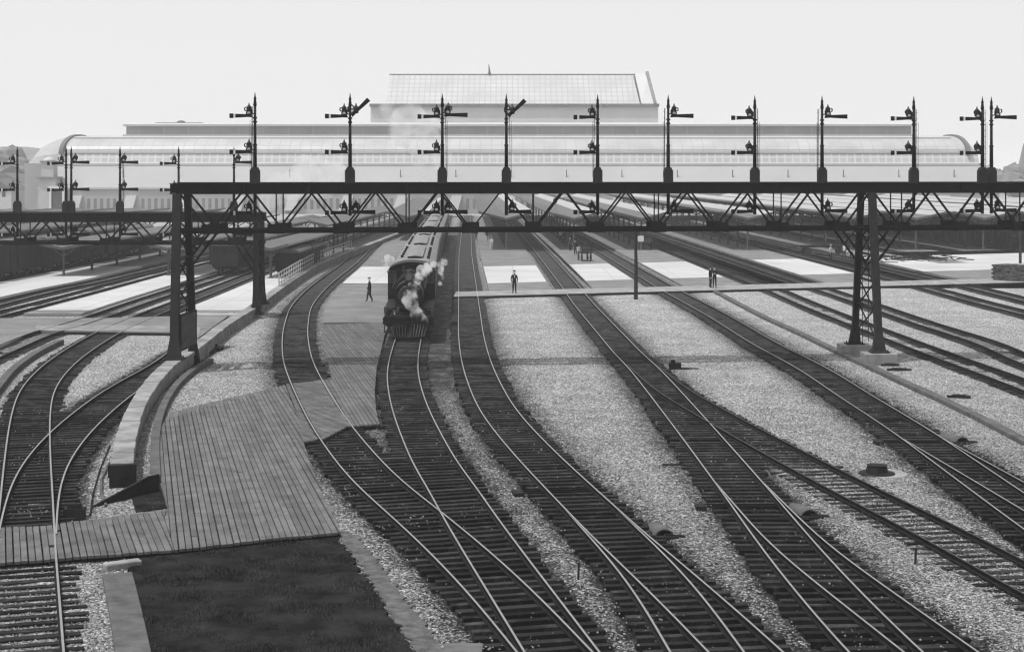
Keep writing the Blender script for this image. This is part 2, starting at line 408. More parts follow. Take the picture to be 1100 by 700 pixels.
# ------------------------------------------------------------------ ground: one sheet to the horizon
def dirt_fn(X, Y):
    D = np.zeros_like(X)
    for name, l in T.items():
        xc = np.interp(Y, l[:,1], l[:,0]); ok = (Y > l[0,1]-1) & (Y < l[-1,1]+1)
        sl = np.gradient(l[:,0], l[:,1]); c = 1/np.sqrt(1+np.interp(Y, l[:,1], sl)**2)
        d = np.abs(X-xc)*c
        hw, amp = 1.08, 1.0
        if name in ('T7',): amp = .42
        if name in ('T9','T10','T11','T12'): amp = .72; hw = 1.0
        if name in ('T2',): hw = 1.35; amp = .85
        if name in ('T0','Ta','Tb','T1'): amp = .70; hw = 1.0
        m = np.clip(1-(d-hw)/0.55, 0, 1)*amp
        if name in ('T9','T10','T11','T12','T0','Ta','Tb'):   # clean stone shows between the rails
            m = m*np.where(d < .50, .30, 1)
        if name == 'T1':
            m = m*np.clip((Y-41)/3, .1, 1)        # fresh ballast before the plank crossing
        hal = np.clip(1-(d-1.2)/1.9, 0, 1)*(.60+.10*np.clip((Y-44)/14, 0, 1)) if amp == 1.0 else 0
        m = np.maximum(m, hal)
        # stones strewn over the cinders in patches
        ptc = np.sin(Y*.83+X*.31+len(name)*7)*np.sin(Y*.37-X*.9+ord(name[-1]))
        m = m*np.where((d < .62), 1-.42*np.clip((ptc-.25)*2.5, 0, 1), 1)
        D = np.maximum(D, np.where(ok, m, 0))
    # oil-darkened strips that run beside the approach tracks
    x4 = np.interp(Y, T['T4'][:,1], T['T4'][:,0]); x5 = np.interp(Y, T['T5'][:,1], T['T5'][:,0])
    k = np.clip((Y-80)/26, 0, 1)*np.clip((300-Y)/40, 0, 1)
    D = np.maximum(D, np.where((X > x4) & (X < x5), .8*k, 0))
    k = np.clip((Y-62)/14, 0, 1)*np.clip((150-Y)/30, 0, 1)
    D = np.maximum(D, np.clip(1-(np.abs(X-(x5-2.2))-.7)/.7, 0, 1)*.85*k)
    return D
def axis(parts):
    a = []
    for lo, hi, st in parts: a += list(np.arange(lo, hi, st))
    return np.array(a + [parts[-1][1]])
xs = np.r_[-2400, -1000, -400, axis([(-150,-46,2.0), (-46,46,.36), (46,150,1.6)]), 400, 1000, 2400]
ys = np.r_[-80, -40, axis([(10,26,2.0), (26,90,.36), (90,180,.7), (180,400,2.2)]), 700, 1500, 3400]
GX, GY = np.meshgrid(xs, ys)
DD = dirt_fn(GX, GY)
far_l = (GY > 400) | (GY < 20)
DD[far_l] = 0
rg = np.random.default_rng(3)
GZ = -0.12*np.clip((DD-.45)*2.2, 0, 1) + rg.normal(0, .012, GX.shape)*((GY < 90) & (abs(GX) < 46))
GZ[GY > 395] = -.02
nx, ny = len(xs), len(ys)
V = np.c_[GX.ravel(), GY.ravel(), GZ.ravel()]
idx = np.arange(nx*ny).reshape(ny, nx)
Fc = np.c_[idx[:-1,:-1].ravel(), idx[:-1,1:].ravel(), idx[1:,1:].ravel(), idx[1:,:-1].ravel()]
me = bpy.data.meshes.new("ground")
me.vertices.add(len(V)); me.vertices.foreach_set("co", V.astype(np.float32).ravel())
me.loops.add(Fc.size); me.loops.foreach_set("vertex_index", Fc.astype(np.int32).ravel())
me.polygons.add(len(Fc)); me.polygons.foreach_set("loop_start", np.arange(0, Fc.size, 4, dtype=np.int32))
me.polygons.foreach_set("loop_total", np.full(len(Fc), 4, np.int32))
me.update(calc_edges=True)
at = me.attributes.new("soil", 'FLOAT', 'POINT'); at.data.foreach_set("value", DD.ravel().astype(np.float32))
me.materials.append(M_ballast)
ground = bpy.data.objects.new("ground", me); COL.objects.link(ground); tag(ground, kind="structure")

# ------------------------------------------------------------------ rails and ties
DECKS = []     # plank areas, filled before the ties are laid
def W(pts, z=0.19): return [tuple(P(a, b, z)[:2]) for a, b in pts]
deck_a = W([(-60,571),(0,566),(50,563.5),(100,557),(180,546.5),(176,530),(172,509),(171,480),(173,458),(181,444),(215,434),(250,426),(300,414.5),(306,412.5),(316,438),(328,462),(326,474),(338,508),(352,543),(365,571),(300,577),(180,590.5),(90,597),(0,604),(-60,608)])
deck_c = W([(337,408),(357,407),(353,392),(349,380),(345.5,364),(345,349),(419,345),(413,360),(409,377),(404.5,395),(402.5,420),(404,440),(407.5,455),(374,457.5),(365,446),(350,425)])
def inside(poly, x, y):
    c = False; n = len(poly)
    for i in range(n):
        x1, y1 = poly[i]; x2, y2 = poly[(i+1) % n]
        if (y1 > y) != (y2 > y) and x < (x2-x1)*(y-y1)/(y2-y1)+x1: c = not c
    return c
RAIL_PROF = [(-.065,0),(.065,0),(.065,.018),(.012,.04),(.012,.10),(.026,.115),(.026,.15),(-.026,.15),(-.026,.115),(-.012,.10),(-.012,.04),(-.065,.018)]
def rail(name, l, off, z, top, parent):
    t = np.gradient(l, axis=0); t /= np.linalg.norm(t, axis=1)[:, None]; n = np.c_[t[:,1], -t[:,0]]
    # thin out straight far stretches
    keep = [0]
    for i in range(1, len(l)-1):
        s = l[i,1]; st = 2 if s < 90 else (4 if s < 160 else 12)
        if i - keep[-1] >= st: keep.append(i)
    keep.append(len(l)-1)
    k = len(RAIL_PROF); v = []; f = []; m = []
    for i in keep:
        for a, b in RAIL_PROF:
            p = l[i] + n[i]*(off+a); v.append((p[0], p[1], z+b))
    for r in range(len(keep)-1):
        for j in range(k):
            j2 = (j+1) % k; f.append((r*k+j, r*k+j2, (r+1)*k+j2, (r+1)*k+j)); m.append(1 if j == 6 else 0)
    f.append(tuple(range(k))); m.append(0); f.append(tuple((len(keep)-1)*k+j for j in range(k))[::-1]); m.append(0)
    o = raw(name, v, f, [M_railside, top], parent); o.data.polygons.foreach_set("material_index", m)
    return o

TRACK_LABEL = {
 'T1': "curved track at the far left that passes under the left end of the plank crossing",
 'T2': "short curved track diverging from the far left track towards the low concrete wall",
 'T3': "curved track left of the steam locomotive, crossing the wooden plank deck in the middle",
 'T4': "curved track that carries the steam locomotive and its train",
 'T5': "long curved track just right of the locomotive, running to the bottom centre",
 'T5b': "short track branching left off the curved track right of the locomotive, near the bottom edge",
 'T6': "bright track between the lone suited man and the slim pole, running to lower right",
 'T6b': "branch leaving the shiny straight track at the bottom right, near the half buried hood",
 'T7': "dull branch track crossing pale gravel left of the round black drain cap",
 'T8': "bright track running from below the two men on the walkway to the right edge",
 'T8b': "branch at the right edge splitting from the bright track beside the curb",
 'T9': "dull track passing close behind the right bridge tower, nearer of its pair",
 'T10': "dull track behind the right bridge tower, farther of its pair",
 'T11': "dull track beyond the walkway in front of the brick stack, nearer of its pair",
 'T12': "dull track running just in front of the brick stack",
 'T13': "distant track behind the brick stack, nearest of the far ones",
 'T14': "distant track second behind the brick stack under the right hand canopies",
 'T15': "distant track farthest right among the platform canopies",
 'T0': "track at the left carrying the boxcar between the two bridge columns",
 'Ta': "upper track of the pair between the two pale platforms at left",
 'Tb': "lower track of the pair between the two pale platforms at left",
 'Tc': "track under the long dark row of cars at far left",
 'Td': "stub track under the lone boxcar beside the white fence",
}
TIE_BASE = {}
def tie_mesh(L):
    key = round(L*5)/5
    if key not in TIE_BASE:
        for v in range(3):
            mb = MB(); h = .11; wd = .10+.012*v
            mb.box(-wd, wd, -key/2, key/2, -.15, 0)
            me = bpy.data.meshes.new("tie"); me.from_pydata(mb.v, [], mb.f); me.materials.append(M_tie)
            TIE_BASE.setdefault(key, []).append(me)
    return TIE_BASE[key][rnd.randrange(3)]
zoff = 0
zmap = {}
for ti, (name, l) in enumerate(T.items()):
    dz = 0.0035*(ti % 5) if name not in MERGE else 0.0035*(ti % 5)
    while name in MERGE and abs(dz - zmap[MERGE[name]]) < .001: dz += .0035
    zmap[name] = dz
    tr = thing("railway_track", TRACK_LABEL[name], "railway track", (0,0,0), 0, "railway tracks of the yard")
    top = M_railtop if name in POL else M_raildull
    for sgn in (-1, 1):
        rail("rail", l, sgn*.7525, 0.05+dz, top, tr)
    low = .036 if name == 'T7' else (.048 if name in ('T9','T10','T11','T12','T0','Ta','Tb') else 0)
    mains = MERGE.get(name); br = [b for b, a in MERGE.items() if a == name]
    s = np.r_[0, np.cumsum(np.linalg.norm(np.diff(l, axis=0), axis=1))]
    specs = []
    u = 0.3
    while u < s[-1]:
        k = int(np.searchsorted(s, u)); k = min(k, len(l)-1); c = np.array([np.interp(u, s, l[:,0]), np.interp(u, s, l[:,1])]); t, n = frame(l, k)
        u += 0.54 + rnd.uniform(-.03, .03)
        if c[1] > 250: u += .0
        lo, hi = -1.23+rnd.uniform(-.06,.04), 1.23+rnd.uniform(-.04,.06)
        if mains:
            kk, d = near_pt(T[mains], c)
            if d < 2.75 and 3 < kk < len(T[mains])-3: continue
        for b in br:
            kk, d = near_pt(T[b], c)
            if d < 2.75:
                off = float(np.dot(T[b][kk]-c, n)); lo = min(lo, off-1.25); hi = max(hi, off+1.25)
        if inside(deck_a, c[0], c[1]) or inside(deck_c, c[0], c[1]): continue
        specs.append((c + n*(lo+hi)/2, math.atan2(n[1], n[0]), hi-lo))
    specs.sort(key=lambda q: q[0][1])
    vis = [q for q in specs if abs(q[0][0]) < q[0][1]*.335+1.5 and q[0][1] > 32.5 and (q[0][1] < 88)]
    solo = vis[:100]; ids = {id(q) for q in solo}
    for c, a, Ln in solo:
        o = bpy.data.objects.new("tie", tie_mesh(Ln)); COL.objects.link(o); o.parent = tr
        o.location = (c[0], c[1], .052-low+dz+rnd.uniform(-.012, .0)); o.rotation_euler = (rnd.uniform(-.006,.006), rnd.uniform(-.02,.02), a-math.pi/2+rnd.uniform(-.02,.02))
        o.scale = (1, rnd.uniform(.96, 1.05), 1)
    rest = [q for q in specs if id(q) not in ids and q[0][1] > 27]
    if rest:
        mb = MB()
        for c, a, Ln in rest:
            mb.M = Matrix.Translation((c[0], c[1], .052-low+dz-rnd.uniform(0,.012))) @ Matrix.Rotation(a-math.pi/2+rnd.uniform(-.02,.02), 4, 'Z')
            mb.box(-.115, .115, -Ln/2, Ln/2, -.15, 0)
        o = raw("ties", mb.v, mb.f, M_tie, tr); tag(o, kind="stuff")

# ------------------------------------------------------------------ plank decks
def clip_half(poly, a, b, c):          # keep a*x+b*y<=c
    out = []; n = len(poly)
    for i in range(n):
        p, q = poly[i], poly[(i+1) % n]; dp = a*p[0]+b*p[1]-c; dq = a*q[0]+b*q[1]-c
        if dp <= 0: out.append(p)
        if (dp < 0 < dq) or (dq < 0 < dp):
            t = dp/(dp-dq); out.append((p[0]+(q[0]-p[0])*t, p[1]+(q[1]-p[1])*t))
    return out
def planks(name, poly, ang, z, label, width=.175, th=.07, gap=.03, holes=()):
    """planks running along direction ang (radians from +Y), clipped to poly"""
    mb = MB(); dx, dy = math.sin(ang), math.cos(ang); nxx, nyy = dy, -dx
    s = [p[0]*nxx+p[1]*nyy for p in poly]; k = min(s)
    while k < max(s):
        a = clip_half(clip_half(poly, nxx, nyy, k+width-gap), -nxx, -nyy, -(k))
        if len(a) >= 3:
            # butt joints along the length
            al = [p[0]*dx+p[1]*dy for p in a]; lo, hi = min(al), max(al); cut = lo - rnd.uniform(0, 4.5)
            while cut < hi:
                b = clip_half(clip_half(a, dx, dy, cut+4.88), -dx, -dy, -cut-.012)
                if len(b) >= 3:
                    ok = abs(sum(b[i][0]*b[(i+1)%len(b)][1]-b[(i+1)%len(b)][0]*b[i][1] for i in range(len(b)))) > .01
                    if ok:
                        zz = z + rnd.uniform(-.011, .007)
                        mb.prism(b, zz-th, zz, axis='z')
                cut += 4.88
        k += width*rnd.uniform(.93, 1.07)
    # sleepers below, so that the gaps look onto wood and dark
    o = mb.build(name, M_plank); tag(o, kind="structure")
    return o
# gaps for the rails are cut by splitting the deck along the rails
def split_by_track(poly, tn, pad=.10):
    """pieces of poly left of, between and right of the two rails of a track"""
    l = T[tn]; ymin = min(p[1] for p in poly); ymax = max(p[1] for p in poly)
    seg = [i for i in range(len(l)) if ymin-2 < l[i,1] < ymax+2]
    pieces = []
    def band(offs, lo, hi):
        v = []
        for i in seg:
            t, n = frame(l, i); v.append((l[i]+n*offs[0], l[i]+n*offs[1]))
        return v
    return seg
def deck_pieces(poly, tn):
    l = T[tn]; ymin = min(p[1] for p in poly); ymax = max(p[1] for p in poly)
    idx = [i for i in range(0, len(l), 4) if ymin-3 < l[i,1] < ymax+3]
    res = []
    for lo, hi in ((-60, -.7525-.075), (-.7525+.13, .7525-.13), (.7525+.075, 60)):
        L_ = []; R_ = []
        for i in idx:
            t, n = frame(l, i); L_.append(tuple(l[i]+n*lo)); R_.append(tuple(l[i]+n*hi))
        res.append((L_, R_))
    return res
def plank_area(poly, ang, z, tn=None, **kw):
    """build by strips: every plank is clipped by the area and cut where the rails pass"""
    width, th, gap = kw.get('width', .178), .07, .032
    mb = MB(); dx, dy = math.sin(ang), math.cos(ang); nxx, nyy = dy, -dx
    s = [p[0]*nxx+p[1]*nyy for p in poly]; k = min(s)
    lines = []
    if tn:
        l = T[tn]
        for off in (-.7525, .7525):
            q = []
            for i in range(0, len(l), 2):
                t, n = frame(l, i); q.append(l[i]+n*off)
            lines.append(np.array(q))
    while k < max(s):
        a = clip_half(clip_half(poly, nxx, nyy, k+width-gap), -nxx, -nyy, -k)
        if len(a) >= 3:
            al = [p[0]*dx+p[1]*dy for p in a]; lo, hi = min(al), max(al)
            mid = k+(width-gap)/2; cuts = []
            for q in lines:
                sn = q[:,0]*nxx+q[:,1]*nyy - mid; sa = q[:,0]*dx+q[:,1]*dy
                for e in (0, width-gap):
                    sn2 = q[:,0]*nxx+q[:,1]*nyy-(k+e)
                    for j in np.where(sn2[:-1]*sn2[1:] < 0)[0]:
                        r = sn2[j]/(sn2[j]-sn2[j+1]); cuts.append(sa[j]+(sa[j+1]-sa[j])*r)
            ints = [(lo, hi)]
            for c in cuts:
                h = .13; new = []
                for x, y in ints:
                    if c+h <= x or c-h >= y: new.append((x, y))
                    else:
                        if c-h > x: new.append((x, c-h))
                        if c+h < y: new.append((c+h, y))
                ints = new
            jo = rnd.uniform(0, 4.88)
            for x, y in ints:
                c0 = x
                while c0 < y-.02:
                    nxt = (math.floor((c0-jo)/4.88)+1)*4.88+jo; c1 = min(nxt, y)
                    b = clip_half(clip_half(a, dx, dy, c1-.008), -dx, -dy, -c0)
                    if len(b) >= 3:
                        ar = abs(sum(b[i][0]*b[(i+1)%len(b)][1]-b[(i+1)%len(b)][0]*b[i][1] for i in range(len(b))))
                        if ar > .01:
                            zz = z+rnd.uniform(-.012, .006); mb.prism(b, zz-th, zz, axis='z')
                    c0 = c1 if c1 > c0+1e-4 else c0+.02
        k += width*rnd.uniform(.93, 1.07)
    return mb
arm = W([(-60,571),(0,566),(50,563.5),(100,557),(179.5,546.5),(176,555),(187,590),(180,590.5),(90,597),(0,604),(-60,608)])
main_d = W([(180.3,546.5),(176,530),(172,509),(171,480),(173,458),(181,444),(215,434),(250,426),(300,414.5),(306,412.5),(316,438),(328,462),(326,474),(338,508),(352,543),(365,571),(300,577),(187.8,590),(176.8,555)])
tag(plank_area(arm, R(-18), .185, 'T1').build("boardwalk", M_plank), kind="structure")
tag(plank_area(main_d, R(-13.3), .185, None).build("boardwalk", M_plank), kind="structure")
# crossing panel between and beside the rails of the middle track
pan = W([(307,412),(345,408.5),(376,456),(348,470.5),(326,474),(318,440)])
tag(plank_area(pan, R(-28), .189, 'T3', width=.11).build("crossing_panel", M_plank), kind="structure")
tag(plank_area(clip_half(deck_c, 1, 0, 99), R(-11), .183, 'T3').build("boardwalk", M_plank), kind="structure")
# dark timber edge beams under the near edges of the decks
def edge_beam(pts, z0, z1, th=.12):
    b = MB()
    for a, c in zip(pts[:-1], pts[1:]):
        a = Vector((a[0], a[1], (z0+z1)/2)); c = Vector((c[0], c[1], (z0+z1)/2)); b.bar(a, c, th, z1-z0)
    return b
for pts in ([(-60,609),(0,605),(52,601)], [(58,600.5),(90,598),(180,592),(300,579),(365,573)], [(327,476),(346,474)], [(376,459),(407,457)]):
    tag(edge_beam([P(a, b, .1) for a, b in pts], .0, .11).build("deck_edge_beam", M_darkwood), kind="structure")

# ------------------------------------------------------------------ platforms, asphalt, walkway
def slab(name, poly, z0, z1, mat):
    b = MB(); b.prism(poly, z0, z1, axis='z'); o = b.build(name, mat); tag(o, kind="structure"); return o
def between(ln, rn, ya, yb, pad=1.75, n=14, xl=None, xr=None):
    """polygon between two tracks; ya and yb are functions of x or numbers"""
    L_ = []; R_ = []
    for i in range(n+1):
        t = i/n
        for tn, sg, lst in ((ln, 1, L_), (rn, -1, R_)):
            x = 0
            for _ in range(3):
                a = ya(x) if callable(ya) else ya; b = yb(x) if callable(yb) else yb
                y = a+(b-a)*t
                x = (xat(T[tn], y)+sg*pad) if tn in T else tn2(tn, y)
            lst.append((x, y))
    return L_+R_[::-1]
EDGES = {}
def tn2(k, y): return EDGES[k](y)
WK = lambda x: 131.5+.33*max(x, -6)            # back edge of the timber walkway
wa = [(-4.6, WK(-4.6)-5.2), (46, WK(46)-5.6), (46, WK(46)-.2), (-4.6, WK(-4.6)-.2)]
slab("walkway", wa, 0.06, .205, M_oldconc)
b = edge_beam([(wa[0][0], wa[0][1]-.08), (wa[1][0], wa[1][1]-.08)], -.05, .17, .14)
tag(b.build("walkway_edge_beam", M_darkwood), kind="structure")
EDGES['r13'] = lambda y: 47.8+VPX*y+3.6
EDGES['l'] = lambda y: 0
# (left track, right track, white from, white to)
w0 = lambda x: 144+.42*max(x-1, 0); w1 = lambda x: 172+.42*max(x-4, 0)
for ln, rn in (('T5','T6'), ('T6','T8'), ('T8','T9'), ('T10','T11'), ('T12','T13'), ('T13','T14'), ('T14','T15')):
    st = WK if ln not in ('T13','T14') else (lambda x: 176)
    slab("platform", between(ln, rn, st, 368), 0.0, .20, M_asphalt)
    slab("platform_concrete", between(ln, rn, (lambda x: WK(x)+9+.06*max(x,0)), (lambda x: WK(x)+34+.1*max(x,0)), pad=1.8), .17, .206, M_conc)
    tag(edge_beam([(xat(T[ln], y)+1.68, y) for y in range(180, 366, 12)], -.05, .195, .1).build("platform_edge", M_asphalt), kind="structure")
# middle-left platform between the curved track and the train, with the asphalt yard in front
slab("platform", between('T3', 'T4', 139, 367, pad=1.7), 0, .20, M_asphalt)
slab("platform_concrete", between('T3', 'T4', 139.5, 164, pad=1.75), .17, .206, M_conc)
slab("asphalt_yard", between('T3', 'T4', 103.7, 138.9, pad=1.75, n=30), -.02, .176, M_asphalt)

# left-hand platforms, placed from the ground plan read off the photograph
def gp(pts, z=.2): return [tuple(P(a, b, z)[:2]) for a, b in pts]
xw = P(190,352,.2)
slab("paved_crossing", gp([(-140,372),(-140,341),(0,341),(110,341),(188,339),(246,338),(213,362),(206,357),(38,354.5),(0,371.5),(-60,372)]), 0.02, .17, M_asphalt)
slab("walkway", gp([(44,354.6),(206,356),(214,360.5),(215,352),(190,349.5),(40,349.3),(36,351.8)], .2), .1, .2, M_oldconc)
tag(edge_beam(gp([(62,355.8),(206,357.2)]), -.02, .16, .14).build("walkway_edge_beam", M_darkwood), kind="structure")
def strip_platform(la, ra, ya, yb, oa=1.7, ob=1.7, z=.2, mat=M_conc, lf=None, rf=None):
    L_ = []; R_ = []
    for y in np.linspace(ya, yb, 16):
        xl = lf(y) if lf else xat(T[la], y)+oa; xr = rf(y) if rf else xat(T[ra], y)-ob
        if xr > xl+.3: L_.append((xl, y)); R_.append((xr, y))
    return slab("platform", L_+R_[::-1], 0, z, mat)
WALL = [(131.5,498),(133,480),(137,463),(146,437),(162,411),(180.6,391),(193,383),(215.6,367.5),(242,347),(271,329.5),(300,308.5),(325,292),(340,283)]
wall_pts = [P(a, b, .72) for a, b in WALL]
wl = smooth_line([(p.x, p.y) for p in wall_pts], .5, 1.5)
wl = np.vstack([wl, [[wl[-1,0]+.03*(y-wl[-1,1]), y] for y in np.arange(wl[-1,1]+3, 320, 6)]])
wallx = lambda y: float(np.interp(y, wl[:,1], wl[:,0]))
strip_platform('Tb', 'T0', 110, 230)
strip_platform('Tb', 'T0', 230.1, 366, mat=M_asphalt)
strip_platform('Tc', 'Ta', 118, 165)
strip_platform('Tc', 'Ta', 165.1, 366, mat=M_asphalt)
strip_platform('T1', None, 109, 172, rf=lambda y: wallx(y)-.5)
strip_platform('T1', None, 172.1, 330, rf=lambda y: wallx(y)-.5, mat=M_asphalt)

# ------------------------------------------------------------------ low walls and curbs
def ribbon_wall(name, l, wd, z0, z1, mat, label=None, cat="low wall", step=2, group=None):
    l = np.array(l); v = []; f = []
    k = list(range(0, len(l), step)); 
    if k[-1] != len(l)-1: k.append(len(l)-1)
    for i in k:
        t, n = frame(l, i); ww = wd(l[i,1]) if callable(wd) else wd
        zt = z1(l[i,1]) if callable(z1) else z1
        for s_, z in ((-1, z0), (1, z0), (1, zt), (-1, zt)):
            p = l[i]+n*ww/2*s_; v.append((p[0], p[1], z))
    m = len(k)
    for r in range(m-1):
        for j in range(4): f.append((r*4+j, r*4+(j+1)%4, (r+1)*4+(j+1)%4, (r+1)*4+j))
    f.append((0,3,2,1)); f.append(tuple((m-1)*4+j for j in range(4)))
    b = MB(); b.add(v, f); o = b.build(name, mat)
    bv = o.modifiers.new("bevel", 'BEVEL'); bv.width = .025; bv.segments = 2; bv.limit_method = 'ANGLE'
    if label: tag(o, label, cat, group)
    return o
wb = MB(); sw = np.r_[0, np.cumsum(np.linalg.norm(np.diff(wl, axis=0), axis=1))]; u = 0.0
def wpt(q): 
    k = int(np.searchsorted(sw, q)); k = min(max(k,1), len(wl)-1); return np.array([np.interp(q, sw, wl[:,0]), np.interp(q, sw, wl[:,1])]), frame(wl, k)[1]
while u < sw[-1]-1:                         # coping and body laid as stones with open joints
    ln_ = rnd.uniform(.8, 1.5)*(1 if u < 70 else 3); ln_ = min(ln_, sw[-1]-u); (a, na), (c, nc_) = wpt(u+.012), wpt(u+ln_-.012)
    for z0, z1, hw_ in ((.50, .72+rnd.uniform(-.018,.012), .355+rnd.uniform(-.015,.015)), (-.1, .495, .325+rnd.uniform(-.01,.01))):
        vs = [(*(a-na*hw_), z0), (*(a+na*hw_), z0), (*(c+nc_*hw_), z0), (*(c-nc_*hw_), z0), (*(a-na*hw_), z1), (*(a+na*hw_), z1), (*(c+nc_*hw_), z1), (*(c-nc_*hw_), z1)]
        wb.add(vs, [(0,3,2,1),(4,5,6,7),(0,1,5,4),(1,2,6,5),(2,3,7,6),(3,0,4,7)])
    u += ln_
o = wb.build("retaining_wall", M_oldconc); tag(o, "thick pale concrete wall curving from its blunt dark end up to the left tower foot", "low wall")
bv = o.modifiers.new("bevel", 'BEVEL'); bv.width = .02; bv.segments = 1

eb = MB(); e0 = wl[0]; te, ne_ = frame(wl, 1)
eb.M = Matrix.Translation((e0[0], e0[1]-.02, 0)) @ Matrix.Rotation(-math.atan2(te[0], te[1]), 4, 'Z')
eb.box(-.44, .44, -.30, -.01, .36, .74); eb.box(-.40, .44, -.24, -.01, -.1, .35)
tag(eb.build("timber_end_block", M_darkwood), "black stacked timbers closing the blunt end of the thick pale concrete wall", "timber block")
C2 = smooth_line([tuple(P(a, b, .26)[:2]) for a, b in [(167.5,510),(166.5,480),(169,455),(177,431),(190,411),(206,396.5),(227,384)]], .5, 1.2)
ribbon_wall("curb_wall", C2, .32, -.1, .26, M_curb, "narrow grey curb curving along the left edge of the big plank deck", "curb", 1)
C3 = smooth_line([tuple(P(a, b, .3)[:2]) for a, b in [(-14,430),(0,411),(14.5,394.5),(36.4,378.5),(60,366.5),(66,364)]], .5, 1.2)
ribbon_wall("curb_wall", C3, .4, -.1, .30, M_curb, "low curved curb at the left edge beyond the far left track", "curb", 1)
C4 = smooth_line([tuple(P(a, b, .2)[:2]) for a, b in [(768,311.5),(816,336.5),(860,356.5),(905,378),(940,394),(969,407.5),(1012.7,427),(1060.7,450),(1100,470.5),(1170,507)]], .5, 1.2)
ribbon_wall("cable_trunking", C4, .42, -.06, .19, M_curb, "long low grey cable trunking passing the right tower foot to the right edge", "cable trunking", 1)
c5 = [(153,716),(145.5,700),(139,675),(131,640),(125,612)]
C5 = smooth_line([tuple(P(a, b, .12)[:2]) for a, b in [(150,745),(143.5,700),(136,660),(130,632),(125.5,612)]], .5, 1.0)
ribbon_wall("concrete_curb", C5, .72, -.1, .12, M_curb, "wide flat concrete curb between gravel and dark turf at bottom left", "curb", 1)
b = MB(); p0 = P(112,606,.15); p1 = P(151,601,.15); b.bar((p0.x,p0.y,.08), (p1.x,p1.y,.08), .32, .2)
o = b.build("stone_slab", M_oldconc); tag(o, "short pale stone slab lying under the plank crossing edge at bottom left", "stone slab")
bv = o.modifiers.new("bevel", 'BEVEL'); bv.width = .05; bv.segments = 3
# wing board by the blunt wall end: a tapering board standing on edge
b = MB()
A = P(99,545,.02); B_ = P(160,511.5,.55); Cc = P(171,509,.55)
def wing(b, a, c, za, zc, th=.07):
    d = Vector((c.x-a.x, c.y-a.y, 0)).normalized(); n = Vector((-d.y, d.x, 0))*th
    vs = [Vector((a.x,a.y,-.1)), Vector((c.x,c.y,-.1)), Vector((c.x,c.y,zc)), Vector((a.x,a.y,za))]
    vv = vs+[q+n for q in vs]; b.add(vv, [(0,1,2,3),(7,6,5,4),(0,4,5,1),(1,5,6,2),(2,6,7,3),(3,7,4,0)])
wing(b, Vector((A.x, A.y, 0)), Vector((B_.x, B_.y, 0)), .04, .55)
wing(b, Vector((B_.x, B_.y, 0)), Vector((Cc.x, Cc.y+.02, 0)), .55, .55)
tag(b.build("wing_board", M_darkwood), "black tapering board standing on edge in front of the blunt wall end", "board")
slab("soil_patch", W([(142,536),(166,512),(171,515),(179,545.5),(146,549.5)], .03), -.05, .035, M_soil)

# turf and dirt at the bottom
def jag(poly, amp=.06, step=.16):
    out = []
    for i in range(len(poly)):
        a, b_ = np.array(poly[i]), np.array(poly[(i+1) % len(poly)]); k = max(1, int(np.linalg.norm(b_-a)/step))
        for j in range(k): p_ = a+(b_-a)*j/k; out.append((p_[0]+rnd.gauss(0, amp), p_[1]+rnd.gauss(0, amp*.5)) if p_[1] < 45 else tuple(p_))
    return out
def turf(name, poly, z, mat, step=.3):
    xs_ = np.arange(min(p[0] for p in poly), max(p[0] for p in poly), step); ys_ = np.arange(min(p[1] for p in poly), max(p[1] for p in poly), step)
    b = slab(name, poly, -.1, z, mat); return b
slab("packed_dirt_strip", jag(W([(362,572),(372,571.5),(384,575),(478,700),(540,775),(484,775),(445,700),(400,628)], .02)), -.08, .045, M_dirt)
slab("turf_base", jag(W([(136,603),(180,594),(300,581),(362,575),(400,630),(444,700),(490,775),(170,775),(152,668)], .05)), -.1, .06, M_soil)

